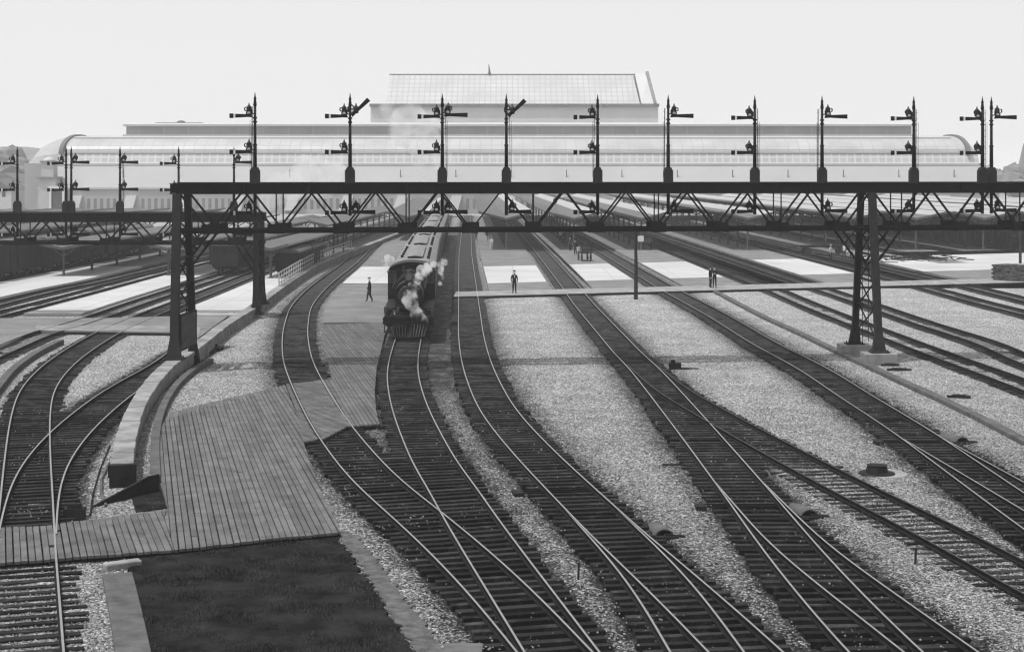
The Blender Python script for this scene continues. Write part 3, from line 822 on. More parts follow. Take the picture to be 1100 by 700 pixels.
# ------------------------------------------------------------------ signal bridges
def bridge(name, label, loc, rz, u0, panels, pl, zt, zb, depth, gh, legs, skew=0.0):
    """lattice bridge along local +x from u0; legs: list of (u, base_front_z, base_back_z, kind)"""
    root = thing(name, label, "signal bridge", loc, rz, "signal bridges")
    u1 = u0+panels*pl
    for v in (-depth/2, depth/2):
        b = MB(); b.box(u0-.35, u1, v-.03, v+.03, zt-gh+.03, zt-.03)
        for z in (zt, zt-gh):                   # flange plates and stiffeners
            b.box(u0-.36, u1, v-.16, v+.16, z-.02, z+.02)
        u = u0
        while u < u1:
            b.box(u-.03, u+.03, v-.12, v+.12, zt-gh+.02, zt-.02); u += pl/2
        b.build("top_girder", M_steel, root)
        b = MB(); b.box(u0-.3, u1, v-.10, v+.10, zb-.09, zb+.09); b.box(u0-.3, u1, v-.14, v+.14, zb+.09, zb+.11)
        b.build("bottom_chord", M_steel, root)
        for k in range(panels):
            lo = u0+(k+.5)*pl
            b = MB(); b.box(lo-.42, lo+.42, v-.13, v-.10, zb-.12, zb+.36); b.box(lo-.42, lo+.42, v+.10, v+.13, zb-.12, zb+.36)
            b.build("gusset_plate", M_steel, root)
            for sg in (-1, 1):
                b = MB()
                for dv in (-.09, .09): b.bar((lo+sg*.18, v+dv, zb+.2), (lo+sg*(pl/2-.12), v+dv, zt-gh+.02), .05, .078)
                b.build("brace", M_steel, root)
            if k % 2 == 1:
                b = MB(); b.bar((lo, v, zb+.3), (lo, v, zt-gh), .065, .05)
                b.build("hanger", M_steel, root)
    b = MB()
    for k in range(panels*2+1):
        u = u0+k*pl/2
        b.bar((u, -depth/2, zt-.1), (u, depth/2, zt-.1), .1, .12)
        if k % 2 == 1: b.bar((u, -depth/2, zb), (u, depth/2, zb), .1, .1)
    b.build("cross_beams", M_steel, root)
    b = MB()
    for k in range(4): b.box(u0-.2, u1, -.62+k*.32, -.62+k*.32+.27, zt+.03, zt+.07)
    b.build("catwalk", M_darkwood, root)
    for (u, zf, zk, sp) in legs:
        tw = thing("tower", None, None, (u, 0, 0), 0); tw.parent = root
        for sg, zb0 in ((-1, zf), (1, zk)):
            fx_ = .20*(-sg) if u > 20 and skew else (0 if sg < 0 else .18)*(1 if skew else 0)
            yt = sg*depth/2; yb = sg*(depth/2+sp)
            b = MB()
            # two channels with a face plate
            def at(z): t = (z-zb0)/(zt-zb0); return yb+(yt-yb)*min(1, max(0, t))
            n = 8
            vs = []; fs = []
            for i in range(n+1):
                z = zb0+.02+(zt-gh-zb0-.02)*i/n; y = at(z); hw = .225
                fl = max(0, (1.0-(z-zb0)))*.22
                ox = fx_*(1-(z-zb0)/(zt-zb0)); hw = .17 if sg > 0 else .20
                vs += [(ox-hw-fl*.7, y-.16-fl*.3, z), (ox+hw+fl*.7, y-.16-fl*.3, z), (ox+hw+fl*.7, y+.16+fl*.3, z), (ox-hw-fl*.7, y+.16+fl*.3, z)]
            for i in range(n):
                for j in range(4): fs.append((i*4+j, i*4+(j+1)%4, (i+1)*4+(j+1)%4, (i+1)*4+j))
            fs += [(0,3,2,1), tuple(n*4+j for j in range(4))]
            b.add(vs, fs)
            b.box(fx_-.5, fx_+.5, yb-.42, yb+.42, zb0-.02, zb0+.05)
            for dx in (-.38, .38):
                for dy in (-.3, .3): b.tube([(fx_+dx, yb+dy, zb0+.04), (fx_+dx, yb+dy, zb0+.14)], .04, 6)
            b.build("leg", M_steel2 if sg < 0 else M_steel, tw)
        b = MB(); n = 4; z0 = max(zf, zk)+.9; dz = (zb-z0)/n
        for i in range(n):
            za, zc = z0+i*dz, z0+(i+1)*dz
            ya = depth/2+sp*(1-(za-zf)/(zt-zf)); yc = depth/2+sp*(1-(zc-zf)/(zt-zf))
            b.bar((-.05, -ya, za), (-.05, yc, zc), .06, .06); b.bar((.05, ya, za), (.05, -yc, zc), .06, .06)
            b.bar((0, -yc, zc), (0, yc, zc), .3, .06)
        b.build("lattice", M_steel, tw)
        for sg in (-1, 1):                     # knee braces to the bottom chord
            if u+sg*pl/2 < u0-.1: continue
            for v in (-depth/2, depth/2):
                b = MB(); b.bar((sg*pl*.5, v, zb), (sg*.2, v, zb-1.9), .06, .12); b.bar((sg*.2, v, zb), (sg*pl*.28, v, zb-.85), .05, .08)
                b.build("knee_brace", M_steel, tw)
        b = MB()                               # ladder
        for dx in (-.17, .17): b.bar((dx, .25, max(zf, zk)+.3), (dx, .25, zt), .03, .03)
        z = max(zf, zk)+.6
        while z < zt: b.bar((-.17, .25, z), (.17, .25, z), .02, .02); z += .33
        b.build("ladder", M_steel, tw)
    if skew:
        def sk_(o):
            if o.type == 'MESH':
                for v in o.data.vertices: v.co.x += v.co.y*skew
            for c in o.children: sk_(c)
        sk_(root)
    return root

Lc = Vector((-16.75, 80.4, 0)); Rc = Vector((18.95, 84.6, 0)); dv_ = (Rc-Lc); pl = dv_.length/11; ang1 = math.atan2(dv_.y, dv_.x)
near_b = bridge("signal_bridge", "large black lattice signal bridge spanning the foreground tracks on two towers", Lc, ang1,
    0, 16, pl, 9.42, 7.02, 2.4, .50, [(0, .74, .06, .75), (11*pl, .62, .62, .85)], math.tan(ang1))
far_b = bridge("signal_bridge", "smaller lattice signal bridge at left, farther away, behind the left tower", (-17.6, 110, 0), math.pi,
    0, 9, 2.95, 7.18, 5.1, 2.2, .60, [(0, .74, .3, .3), (8.6*2.95, .3, .3, .3)])
for (u, d, lbl) in ((11*pl, -2.03, "pale concrete block under the nearer leg of the right tower"), (11*pl, 2.03, "pale concrete block under the farther leg of the right tower")):
    b = MB(); b.box(-.85, .85, -.65, .65, -.1, .6); q = thing("x", None, None) if False else None
    o = b.build("foundation_block", M_oldconc); tag(o, lbl, "foundation block")
    c = Lc + Vector((math.cos(ang1)*u, math.sin(ang1)*u + d, 0)) + Vector((.20 if d < 0 else -.20, 0, 0))
    o.location = c
    bv = o.modifiers.new("bevel", 'BEVEL'); bv.width = .04; bv.segments = 2
# notice panel fixed between the legs of the left tower
nb = thing("notice_board", "grey sheet panel fixed low between the two legs of the left tower", "panel", (Lc.x+.30, Lc.y, 0), R(-3))
b = MB(); b.box(-.03, .03, -1.5, 1.5, 1.15, 2.85); b.build("sheet", M_curb, nb)
b = MB()
for z in (1.12, 2.86): b.box(-.05, .05, -1.55, 1.55, z-.04, z+.04)
for y in (-1.53, 1.53): b.box(-.05, .05, y-.04, y+.04, 1.12, 2.86)
b.build("frame", M_steel, nb)

# ------------------------------------------------------------------ semaphore signals
def semaphore(label, loc, arms, hang=0.0, ladder=1, group="semaphore signals on the near bridge", gh=.5, hangup=None):
    """loc: foot on the girder top; arms: (height, side, angle deg, banded)"""
    r = thing("semaphore_signal", label, "semaphore", loc, 0, group)
    top = 4.5
    b = MB()
    b.tube([(0,0,.7), (0,0,1.9), (0,0,2.0), (0,0,top-.62)], [.10, .092, .078, .066], 10)
    for z in (1.95, 3.1, 3.3): b.tube([(0,0,z-.04), (0,0,z+.04)], .11, 10)
    b.build("mast", M_steel, r, True)
    b = MB(); b.tube([(0,0,top-.62), (0,0,top-.56), (0,0,top-.3), (0,0,top-.22), (0,0,top-.14), (0,0,top+.1)], [.07,.095,.06,.075,.045,.008], 10)
    b.build("finial", M_steel, r, True)
    b = MB(); hw = .235
    b.prism([(-hw,0),(hw,0),(hw,.62),(hw-.1,.82),(-hw+.1,.82),(-hw,.62)], -.21, .21)
    for i in range(5):
        for sx in (-1, 1): b.tube([(sx*hw,-.1,.1+i*.13), (sx*(hw+.03),-.1,.1+i*.13)], .018, 6)
    b.box(-hw-.05, hw+.05, -.26, .26, -.02, .03)
    b.build("mechanism_case", M_steel2, r)
    if ladder:
        lx = ladder*.2; b = MB()
        for dy in (.16, .40): b.bar((lx, dy-.1, .0), (lx*.8, dy-.1, 3.9), .022, .022)
        z = .3
        while z < 3.9:
            b.bar((lx, .06, z), (lx, .30, z), .02, .02); b.bar((lx*.1, .08, z), (lx, .08, z), .018, .018) if int(z*3) % 4 == 0 else None; z += .31
        b.bar((lx*1.3,.05,.3),(lx*1.3,.05,3.2),.014,.014)
        b.build("ladder", M_steel, r)
    for (h, side, angd, band) in arms:
        a = thing("signal_arm", None, None, (side*.10, -.17, h), 0); a.parent = r
        a.rotation_euler = (0, -R(angd)*side, 0)
        L0 = 1.16
        b = MB()
        if band:
            b.prism([(side*.05,-.055),(side*(L0-.30),-.10),(side*(L0-.30),.10),(side*.05,.075)], -.012, .012)
            b.prism([(side*(L0-.20),-.115),(side*L0,-.12),(side*L0,.12),(side*(L0-.20),.115)], -.012, .012)
        else:
            b.prism([(side*.05,-.055),(side*(L0+.04),-.115),(side*(L0+.04),.115),(side*.05,.075)], -.012, .012)
        b.build("blade", M_steel, a)
        if band:
            b = MB(); b.prism([(side*(L0-.30),-.098),(side*(L0-.20),-.11),(side*(L0-.20),.11),(side*(L0-.30),.098)], -.011, .011)
            b.build("white_band", M_white, a)
        b = MB()                                  # spectacle casting with its ring
        pts = [(side*(.19+.115*math.cos(t)), -.02, .14+.115*math.sin(t)) for t in np.linspace(0, 2*math.pi, 13)]
        b.tube(pts, .034, 6, False)
        pts = [(side*(.30+.10*math.cos(t)), -.02, .34+.10*math.sin(t)) for t in np.linspace(0, 2*math.pi, 13)]
        b.tube(pts, .034, 6, False)
        b.prism([(side*-.02,-.08),(side*.42,-.06),(side*.40,.05),(side*.30,.10),(side*.05,.12)], -.03, -.005)
        b.prism([(0,.1),(side*.12,.22),(side*.22,.46),(side*.14,.48),(0,.3)], -.03, -.005)
        b.build("spectacle", M_steel, a)
        b = MB(); b.tube([(side*.19,-.012,.14),(side*.19,.0,.14)], .085, 12); b.build("lens", M_lens, a)
        la = thing("lamp", None, None, (side*.30, -.02, h), 0); la.parent = r
        b = MB(); b.tube([(0,0,.12),(0,0,.16),(0,0,.44),(0,0,.50),(0,0,.54),(0,0,.66)], [.08,.135,.135,.09,.05,.015], 10)
        b.build("lamp_body", M_lamp, la)
        b = MB(); b.tube([(0,-.13,.3),(0,-.19,.3)], .06, 10); b.bar((0,0,.14),(-side*.30,.0,.10), .05, .06); b.build("lamp_lens", M_lamp, la)
    if hang:
        b = MB(); b.tube([(0,0,-gh), (0,0,-hang-.1)], .085, 8); b.build("hanging_mast", M_steel, r)
    return r
def gz(px):                         # point on the near bridge's catwalk for a photo column
    t = (px-550)/F; # x = t*y ; line Lc + s*dv
    s = (t*Lc.y-Lc.x)/(dv_.x-t*dv_.y); return Lc+dv_*s
L2, LU = (3.40, -1, 0, True), (1.58, -1, 0, True)
RU = (3.48, 1, 0, False); RD = (3.42, 1, 44, False); HL = (-1.50, -1, 0, True); HR = (-1.47, 1, 0, False)
SIG = [
 (277, [L2, LU, HL], -1, "leftmost semaphore on the near bridge with two banded arms to the left"),
 (378, [L2, LU, RD, HL, HR], 0, "semaphore with one raised arm at right and two banded arms at left"),
 (476, [L2, LU, RU, HL, HR], 1, "semaphore above the steam with level arms on both sides at the top"),
 (544, [RD, HR], 1, "semaphore with a single raised arm and none to its left"),
 (641, [L2, LU, HL], -1, "semaphore with two banded left arms, just left of the hall roof's right end"),
 (716, [RU, HR], -1, "semaphore with one plain level arm to the right, beside the hall roof's right end"),
 (808, [L2, LU, HL], 1, "semaphore with two banded left arms, between two single-armed plain ones"),
 (879.5, [RU, HR], -1, "semaphore with one plain level right arm, left of the right tower"),
 (977, [L2, LU, HL], 1, "semaphore with two banded left arms, just right of the right tower"),
 (1050, [L2, LU, HL], 1, "left mast of the close pair at far right, two banded arms"),
 (1059.5, [RU, HR], 0, "right mast of the close pair at far right, one plain arm pointing right")]
for px, arms, lad, lbl in SIG:
    c = gz(px); semaphore(lbl, (c.x, c.y-.9, 9.44), arms, 1.55, lad)
G2 = "semaphore signals on the far bridge"
fy = 110
for px, arms, lad, lbl in [
 (22.5, [L2, LU, HL], 0, "leftmost semaphore on the far bridge, near the picture's left edge"),
 (74.5, [L2, LU, HL], 0, "left mast of the close pair on the far bridge, arms to the left"),
 (80, [RU, (1.62,1,0,False), HR], 0, "right mast of the close pair on the far bridge, arms to the right"),
 (132, [RU, (1.62,1,0,False), HR], 1, "semaphore with two plain right arms alone on the far bridge"),
 (194.5, [L2, LU, HL], 0, "semaphore of the far bridge standing behind the near bridge's left end"),
 (253.5, [RU, HR], 0, "rightmost semaphore on the far bridge, seen left of the leftmost near one")]:
    semaphore(lbl, (PD(px, fy), fy-.8, 7.2), arms, 1.55, lad, G2, .6)

# ------------------------------------------------------------------ steam locomotive (local: front towards -y, rails at z=.2)
def locomotive():
    c, t, n = at_y('T4', 92.2)
    c2, _, _ = at_y('T4', 108)
    rz = -math.atan2(c2[0]-c[0], c2[1]-c[1])
    r = thing("steam_locomotive", "black steam locomotive facing the camera with steam around its boiler front", "locomotive", (c[0], c[1], .2), rz)
    b = MB()                                                     # pilot (cowcatcher)
    for i in range(13):
        x = -1.15+2.3*i/12; b.bar((x*.78, .05+abs(x)*.35, .12), (x, .95, .86), .05, .07)
    b.bar((-.95, .5, .1), (0, .02, .1), .08, .12); b.bar((.95, .5, .1), (0, .02, .1), .08, .12)
    b.build("pilot", M_loco, r)
    b = MB(); b.box(-1.5, 1.5, .9, 1.22, .84, 1.22); b.box(-1.5, 1.5, .86, .9, 1.18, 1.24); b.build("buffer_beam", M_loco, r)
    b = MB(); b.box(-.14, .14, .42, .9, .72, .98); b.box(-.2, .02, .3, .46, .68, 1.0); b.build("coupler", M_loco, r)
    b = MB(); b.box(-1.45, 1.45, 1.2, 2.2, 1.22, 1.27)
    for sx in (-1, 1): b.tube([(sx*1.1, 1.2, 1.25), (sx*.6, 1.9, 1.9)], .035, 6); b.box(min(sx*1.0,sx*1.45), max(sx*1.0,sx*1.45), .95, 1.2, .35, .42); b.bar((sx*1.4,1,.4),(sx*1.4,1.1,.9),.05)
    b.build("front_deck", M_loco, r)
    b = MB(); b.tube([(0,2.0,2.42), (0,1.97,2.42), (0,3.9,2.42)], [.80,.86,.86], 28); b.build("smokebox", M_loco, r)
    d = b = MB(); b.tube([(0,1.92,2.42), (0,1.99,2.42)], [.60,.66], 24); b.tube([(0,1.84,2.42),(0,1.92,2.42)], [.05,.10], 12)
    b.bar((-.28,1.86,2.42),(.28,1.86,2.42),.05); b.bar((0,1.88,2.14),(0,1.88,2.70),.05)
    for k in range(12):
        a = k*math.pi/6; b.tube([(.72*math.cos(a),1.93,2.42+.72*math.sin(a)),(.72*math.cos(a),1.98,2.42+.72*math.sin(a))], .03, 6)
    b.build("smokebox_door", M_loco2, r)
    b = MB(); b.tube([(0,3.9,2.42), (0,6.0,2.44), (0,9.3,2.55)], [.84,.86,.95], 28)
    for y in (4.6, 5.5, 6.5, 7.5, 8.5): b.tube([(0,y,2.46),(0,y+.07,2.46)], .90+.01*y*.3, 28)
    b.build("boiler", M_loco, r)
    b = MB(); b.tube([(0,2.75,3.15),(0,2.75,3.35),(0,2.75,3.75),(0,2.75,3.86),(0,2.75,3.9)], [.34,.22,.25,.30,.27], 18); b.build("chimney", M_loco, r)
    b = MB(); b.box(-.26,.26,1.72,2.28,3.28,3.34); b.tube([(0,1.74,3.58),(0,2.22,3.58)], .26, 18); b.box(-.2,.2,1.8,2.2,3.34,3.5); hl = b.build("headlight", M_loco2, r)
    b = MB(); b.tube([(0,1.70,3.58),(0,1.74,3.58)], .21, 18); b.build("headlight_glass", M_lampglass, hl)
    b = MB(); b.tube([(0,4.2,3.2),(0,4.2,3.45),(0,4.2,3.55),(0,4.2,3.6)], [.30,.30,.2,.05], 16); b.build("sand_dome", M_loco, r)
    b = MB(); b.tube([(0,6.2,3.3),(0,6.2,3.62),(0,6.2,3.74),(0,6.2,3.8)], [.36,.36,.24,.05], 16); b.build("steam_dome", M_loco, r)
    b = MB(); b.tube([(0,5.1,3.52),(0,5.1,3.56),(0,5.1,3.72),(0,5.1,3.78)], [.2,.17,.12,.03], 12)
    b.bar((-.24,5.1,3.3),(-.24,5.1,3.8),.04); b.bar((.24,5.1,3.3),(.24,5.1,3.8),.04); b.bar((-.24,5.1,3.8),(.24,5.1,3.8),.04); b.build("bell", M_loco2, r)
    b = MB()
    for sx in (-1, 1):
        b.box(min(sx*.86,sx*1.46), max(sx*.86,sx*1.46), 2.3, 9.3, 1.62, 1.68)
        b.bar((sx*1.46,2.3,1.65),(sx*1.35,1.6,1.25),.05,.3)
    b.build("running_board", M_loco, r)
    for sx in (-1, 1):
        b = MB(); b.tube([(sx*1.12,1.75,.95),(sx*1.12,2.95,.95)], .36, 18); b.tube([(sx*1.12,1.66,.95),(sx*1.12,1.75,.95)], .2, 12); b.tube([(sx*1.16,1.8,1.46),(sx*1.16,2.9,1.46)], .2, 14); b.build("cylinder", M_loco, r)
        b = MB(); b.tube([(sx*.95, 1.9+0*i, 2.9) if i == 0 else (sx*.98, 9.2, 3.0) for i in range(2)], .022, 6)
        for y in (2.4, 4.4, 6.4, 8.4): b.bar((sx*.8,y,2.85),(sx*.97,y,2.93),.03)
        b.build("handrail", M_loco2, r)
        for y, rad in ((1.6,.38),(3.9,.78),(5.6,.78),(7.3,.78),(8.9,.5)):
            wmb = MB(); wmb.tube([(sx*.70,y,rad),(sx*.84,y,rad)], rad, 24); wo = wmb.build("wheel", M_loco2, r)
            h = MB(); h.tube([(sx*.84,y,rad),(sx*.9,y,rad)], rad*.22, 12); h.build("hub", M_loco, wo)
        b = MB(); b.bar((sx*.98,3.9,.62),(sx*.98,7.3,.62),.06,.12); b.bar((sx*1.06,2.9,.95),(sx*1.02,5.6,.62),.06,.1); b.build("side_rod", M_loco2, r)
    b = MB()
    arc = [(-1.52,1.55),(-1.52,3.35)]+[(1.52*math.cos(t), 3.35+.66*math.sin(t)) for t in np.linspace(math.pi*.94, math.pi*.06, 13)]+[(1.52,3.35),(1.52,1.55)]
    b.prism(arc, 9.3, 9.4); 
    for sx in (-1, 1): b.box(sx*1.5-.02, sx*1.5+.02, 9.4, 11.4, 1.5, 3.4)
    cab = b.build("cab", M_loco, r)
    b = MB(); top = [(x, z) for x, z in arc[1:-1]]; inn = [(x*.97, z-.06) for x, z in top]
    for i in range(len(top)-1):
        b.add([(top[i][0]*1.03,9.1,top[i][1]+.03),(top[i+1][0]*1.03,9.1,top[i+1][1]+.03),(top[i+1][0]*1.03,12.0,top[i+1][1]+.03),(top[i][0]*1.03,12.0,top[i][1]+.03),
               (inn[i][0],9.1,inn[i][1]),(inn[i+1][0],9.1,inn[i+1][1]),(inn[i+1][0],12.0,inn[i+1][1]),(inn[i][0],12.0,inn[i][1])],
              [(0,1,2,3),(7,6,5,4),(0,4,5,1),(3,2,6,7),(0,3,7,4),(1,5,6,2)])
    b.build("cab_roof", M_loco, r)
    for sx in (-1, 1):
        b = MB(); b.box(sx*1.2-.17, sx*1.2+.17, 9.27, 9.295, 2.75, 3.45); wn = b.build("cab_window", M_glass, r)
        b = MB()
        for x in (-.2, .2): b.box(sx*1.2+x-.03, sx*1.2+x+.03, 9.25, 9.29, 2.7, 3.5)
        for z in (2.72, 3.48): b.box(sx*1.2-.2, sx*1.2+.2, 9.25, 9.29, z-.03, z+.03)
        b.build("frame", M_curb, wn)
    b = MB()
    for x, h in ((-.5,.5),(.55,.35)): b.tube([(x,9.0,3.3),(x,9.0,3.3+h)], .05, 8)
    b.build("whistle", M_loco2, r)
    b = MB()                                                     # two little flags on the beam
    for sx in (-1, 1): b.bar((sx*1.25,1.0,1.2),(sx*1.25,1.0,1.75),.03); b.tube([(sx*1.25,1.0,1.6),(sx*1.25,1.0,1.85)], .1, 10)
    b.build("marker_lamp", M_loco2, r)
    return r
loco = locomotive()
def on_track(tn, y0, length, build, **kw):
    c, _, _ = at_y(tn, y0); c2, _, _ = at_y(tn, y0+length)
    rz = -math.atan2(c2[0]-c[0], c2[1]-c[1]); return build((c[0], c[1], .2), rz, **kw)
def bogie(root, y, wdx=.72, name="bogie"):
    b = MB(); b.box(-1.0, 1.0, y-1.2, y+1.2, .42, .58)
    for sx in (-1, 1): b.box(sx*.98-.05, sx*.98+.05, y-1.3, y+1.3, .35, .7)
    o = b.build(name, M_loco, root)
    for sx in (-1, 1):
        for dy in (-.85, .85):
            m = MB(); m.tube([(sx*.69,y+dy,.42),(sx*.82,y+dy,.42)], .42, 16); m.build("wheel", M_loco2, o)
    return o
def tender(loc, rz):
    r = thing("coal_tender", "dark coal tender coupled behind the locomotive cab", "tender", loc, rz)
    b = MB(); b.box(-1.42, 1.42, 0, 5.4, .95, 2.65); b.build("tank", M_loco, r)
    b = MB()
    for i in range(30): b.ball((rnd.uniform(-1,1), rnd.uniform(.4,4.2), 2.6+rnd.uniform(-.05,.25)), rnd.uniform(.15,.3), 7)
    tag(b.build("coal", M_loco, r), kind=None)
    b = MB(); b.box(-1.3, 1.3, -.3, 5.6, .75, .95); b.build("underframe", M_loco, r)
    bogie(r, 1.2); bogie(r, 4.3)
    return r
on_track('T4', 92.2+12.0, 5.5, tender)
def coach(loc, rz, label, L_=19.6, group="coaches of the passenger train"):
    r = thing("passenger_coach", label, "passenger coach", loc, rz, group)
    hw = 1.45; b = MB(); b.box(-hw, hw, 0, L_, 1.0, 3.25); b.build("body", M_coach, r)
    b = MB()                                               # lower roof shoulders, arched, ends rounded down
    prof = [(-hw-.08,3.22),(-hw,3.42),(-1.15,3.62),(-.78,3.74),(.78,3.74),(1.15,3.62),(hw,3.42),(hw+.08,3.22)]
    vs = []; fs = []; st = [(-.35,.72,-.22),(-.1,.93,-.07),(.5,1,0),(L_-.5,1,0),(L_+.1,.93,-.07),(L_+.35,.72,-.22)]
    for y, s, dz in st: vs += [(x*s, y, z+dz) for x, z in prof]
    k = len(prof)
    for i in range(len(st)-1):
        for j in range(k-1): fs.append((i*k+j, i*k+j+1, (i+1)*k+j+1, (i+1)*k+j))
        fs.append((i*k+k-1, i*k, (i+1)*k, (i+1)*k+k-1))
    fs += [tuple(range(k)), tuple((len(st)-1)*k+j for j in range(k))[::-1]]
    b.add(vs, fs); b.build("roof", M_coachroof, r)
    b = MB(); b.box(-.50, .50, 1.6, L_-1.6, 3.70, 3.86); cl = b.build("clerestory", M_coach, r)
    b = MB(); b.prism([(-.56,3.84),(0,3.90),(.56,3.84),(.56,3.87),(0,3.95),(-.56,3.87)], 1.5, L_-1.5); b.build("clerestory_roof", M_coachroof, cl)
    y = 2.0; sd = 1
    while y < L_-1.5:
        b = MB(); b.tube([(sd*.95,y,3.66),(sd*.95,y,3.84),(sd*.95,y,3.86)], [.11,.11,.17], 10); b.build("ventilator", M_steel2, r); y += 1.7; sd = -sd
    for sx in (-1, 1):
        y = 1.7
        while y < L_-2:
            b = MB(); b.box(sx*(hw+.005)-.012, sx*(hw+.005)+.012, y, y+.75, 1.95, 2.85); b.build("window", M_glass, r); y += 1.25
    b = MB(); b.box(-.45, .45, -.03, 0, 1.15, 3.0); b.build("end_door", M_glass, r)
    bogie(r, 2.4); bogie(r, L_-2.4)
    b = MB(); b.box(-.9, .9, 5.5, 9, .5, 1.0); b.build("battery_box", M_loco, r)
    return r
nm = ["first passenger coach behind the tender, pale roof wreathed in steam", "second passenger coach behind the tender, under the signal bridge",
      "third passenger coach behind the tender", "fourth passenger coach behind the tender", "fifth passenger coach behind the tender, near the far canopies",
      "sixth passenger coach behind the tender", "seventh and last visible coach of the train, close to the station"]
y = 109.9
for i in range(7):
    on_track('T4', y, 19.6, coach, label=nm[i]); y += 20.6

# ------------------------------------------------------------------ boxcars
def boxcar(loc, rz, label, L_=11.0, hw=1.32, h=3.25, arched=True, side=None, group="boxcars and wagons in the left yard"):
    r = thing("boxcar", label, "boxcar", loc, rz, group)
    b = MB(); b.box(-hw, hw, 0, L_, .75, h-.35)
    for k in range(8): b.box(hw, hw+.03, k*L_/7.0-.04 if k else 0, k*L_/7.0+.04, .75, h-.36)
    for k in range(8): b.box(-hw-.03, -hw, k*L_/7.0-.04 if k else 0, k*L_/7.0+.04, .75, h-.36)
    b.build("body", side or M_box, r)
    b = MB(); n = 9; arc = [((hw+.08)*math.cos(t), h-.36+.42*math.sin(t)) for t in np.linspace(math.pi, 0, n)]
    b.prism(arc, -.12, L_+.12); b.build("roof", M_boxroof, r)
    b = MB(); b.box(-.22, .22, -.1, L_+.1, h+.06, h+.10); b.build("roof_walk", M_darkwood, r)
    for sx in (-1, 1):
        b = MB(); b.box(sx*(hw+.04)-.02, sx*(hw+.04)+.02, L_/2-.8, L_/2+.8, .8, h-.5); b.build("sliding_door", M_box, r)
    b = MB()
    for z in np.arange(1.0, h-.3, .4): b.bar((-hw+.15,-.06,z),(-hw+.55,-.06,z),.03)
    b.build("end_ladder", M_steel, r)
    b = MB(); b.box(-hw+.1, hw-.1, -.2, L_+.2, .6, .75); b.box(-.12,.12,-.5,-.2,.6,.8); b.build("underframe", M_loco, r)
    bogie(r, 1.8); bogie(r, L_-1.8)
    return r
on_track('T0', 152.5, 11, boxcar, label="dark boxcar standing between the two bridge columns, nearest end facing the camera", L_=11, hw=1.22, h=3.05)
bx_lbl = ["boxcar right behind the one between the bridge columns", "third boxcar back in the row between the bridge columns", "fourth boxcar back in the row between the bridge columns"]
for i in range(3): on_track('T0', 165+12.3*i, 11, boxcar, label=bx_lbl[i], L_=11, hw=1.22, h=3.05, side=M_box if i != 0 else M_roofG)
on_track('Td', 148.5, 9, boxcar, label="lone dark boxcar with domed roof behind the white railing", L_=9, hw=1.12, h=2.6)
on_track('Td', 159, 9, boxcar, label="second dark car on the stub track behind the white railing", L_=9, hw=1.12, h=2.5)
y = 100.0; nn = ["nearest", "second", "third", "fourth", "fifth", "sixth", "seventh"]
for i in range(7):
    on_track('Tc', y, 12.5, boxcar, label="%s car of the long dark row beyond the left canopies" % nn[i], L_=12.5, hw=1.4, h=[3.5,3.7,3.4,3.6][i%4], side=[M_box, M_coach, M_loco2][i%3], group="cars in the long dark row at left"); y += 13.9

# ------------------------------------------------------------------ platform canopies
def canopy(label, fx, ya, yb, hw, zv, zr, step=7.5, group="platform canopies", post_mat=None, first_pale=False):
    x0 = fx(ya)
    r = thing("platform_canopy", label, "canopy", (x0, ya, 0), 0, group)
    def loc(y, dx=0): return fx(y)-x0+dx, y-ya
    ysn = np.linspace(ya, yb, 14)
    def rz_(t): return zv+(zr-zv)*(.84*t+.16*t*t)
    for nm_, sg, mat, t0, t1 in (("roof_slope", -1, M_roofG, 0, 1), ("roof_slope", 1, M_roofG, 0, .52), ("roof_strip", 1, M_roofW, .525, 1)):
        v = []; f = []
        for y in ysn:
            for t, dz in ((t0, 0), ((t0+t1)/2, 0), (t1, 0), (t1, -.16), ((t0+t1)/2, -.16), (t0, -.16)):
                p = loc(y, sg*(hw*t+.02)); v.append((p[0], p[1], rz_(t)+dz))
        for i in range(len(ysn)-1):
            for j in range(6): f.append((i*6+j, i*6+(j+1)%6, (i+1)*6+(j+1)%6, (i+1)*6+j))
        f.append(tuple(range(6))); f.append(tuple((len(ysn)-1)*6+j for j in range(6)))
        b = MB(); b.add(v, f); b.build(nm_, mat, r)
    b = MB()
    for sg in (-1, 1):
        p = loc(ya); b.bar((p[0], -.06, zv-.05), (sg*hw, -.06, zr-.06), .08, .26)
    b.build("end_fascia", M_roofU, r)
    y = ya+.4; k = 0
    while y < yb-1 and k < 30:
        p = loc(y); b = MB(); b.tube([(p[0], p[1], 0), (p[0], p[1], .25), (p[0], p[1], .3), (p[0], p[1], zv-.2)], [.2,.2,.13,.12], 8)
        for sg in (-1, 1):
            b.bar((p[0], p[1], zv-.75), (p[0]+sg*hw*.55, p[1], zv+(zr-zv)*.42-.2), .08, .12)
            b.bar((p[0], p[1], zv-.22), (p[0]+sg*hw*.96, p[1], zr-.2), .08, .14)
        b.build("post", M_curb if k == 0 else M_post, r); y += step*(1 if k < 10 else 1.6); k += 1
    return r
def kx(x0): return lambda y: x0+VPX*y
cl = ["canopy between the train and the track right of it", "canopy second right of the train", "canopy third right of the train, behind the lone slim pole",
      "canopy with bright near post, left of the right tower", "canopy hidden behind the right tower", "canopy just right of the right tower",
      "canopy second right of the right tower", "canopy third right of the right tower", "canopy fourth right of the right tower", "canopy farthest to the right"]
for i, x0 in enumerate([4.4, 12.9, 21.4, 38-3.2+.0, 47.8, 56, 64.5, 73, 84, 93]):
    ya = 199 if i else 199
    hw = 3.5 if i < 4 else 3.9
    canopy(cl[i], kx(x0+.4), ya, 368, hw, 4.15, 5.05)
canopy("canopy left of the train, starting far back", lambda y: -8.6+VPX*y, 226, 368, 2.9, 3.6, 4.4)
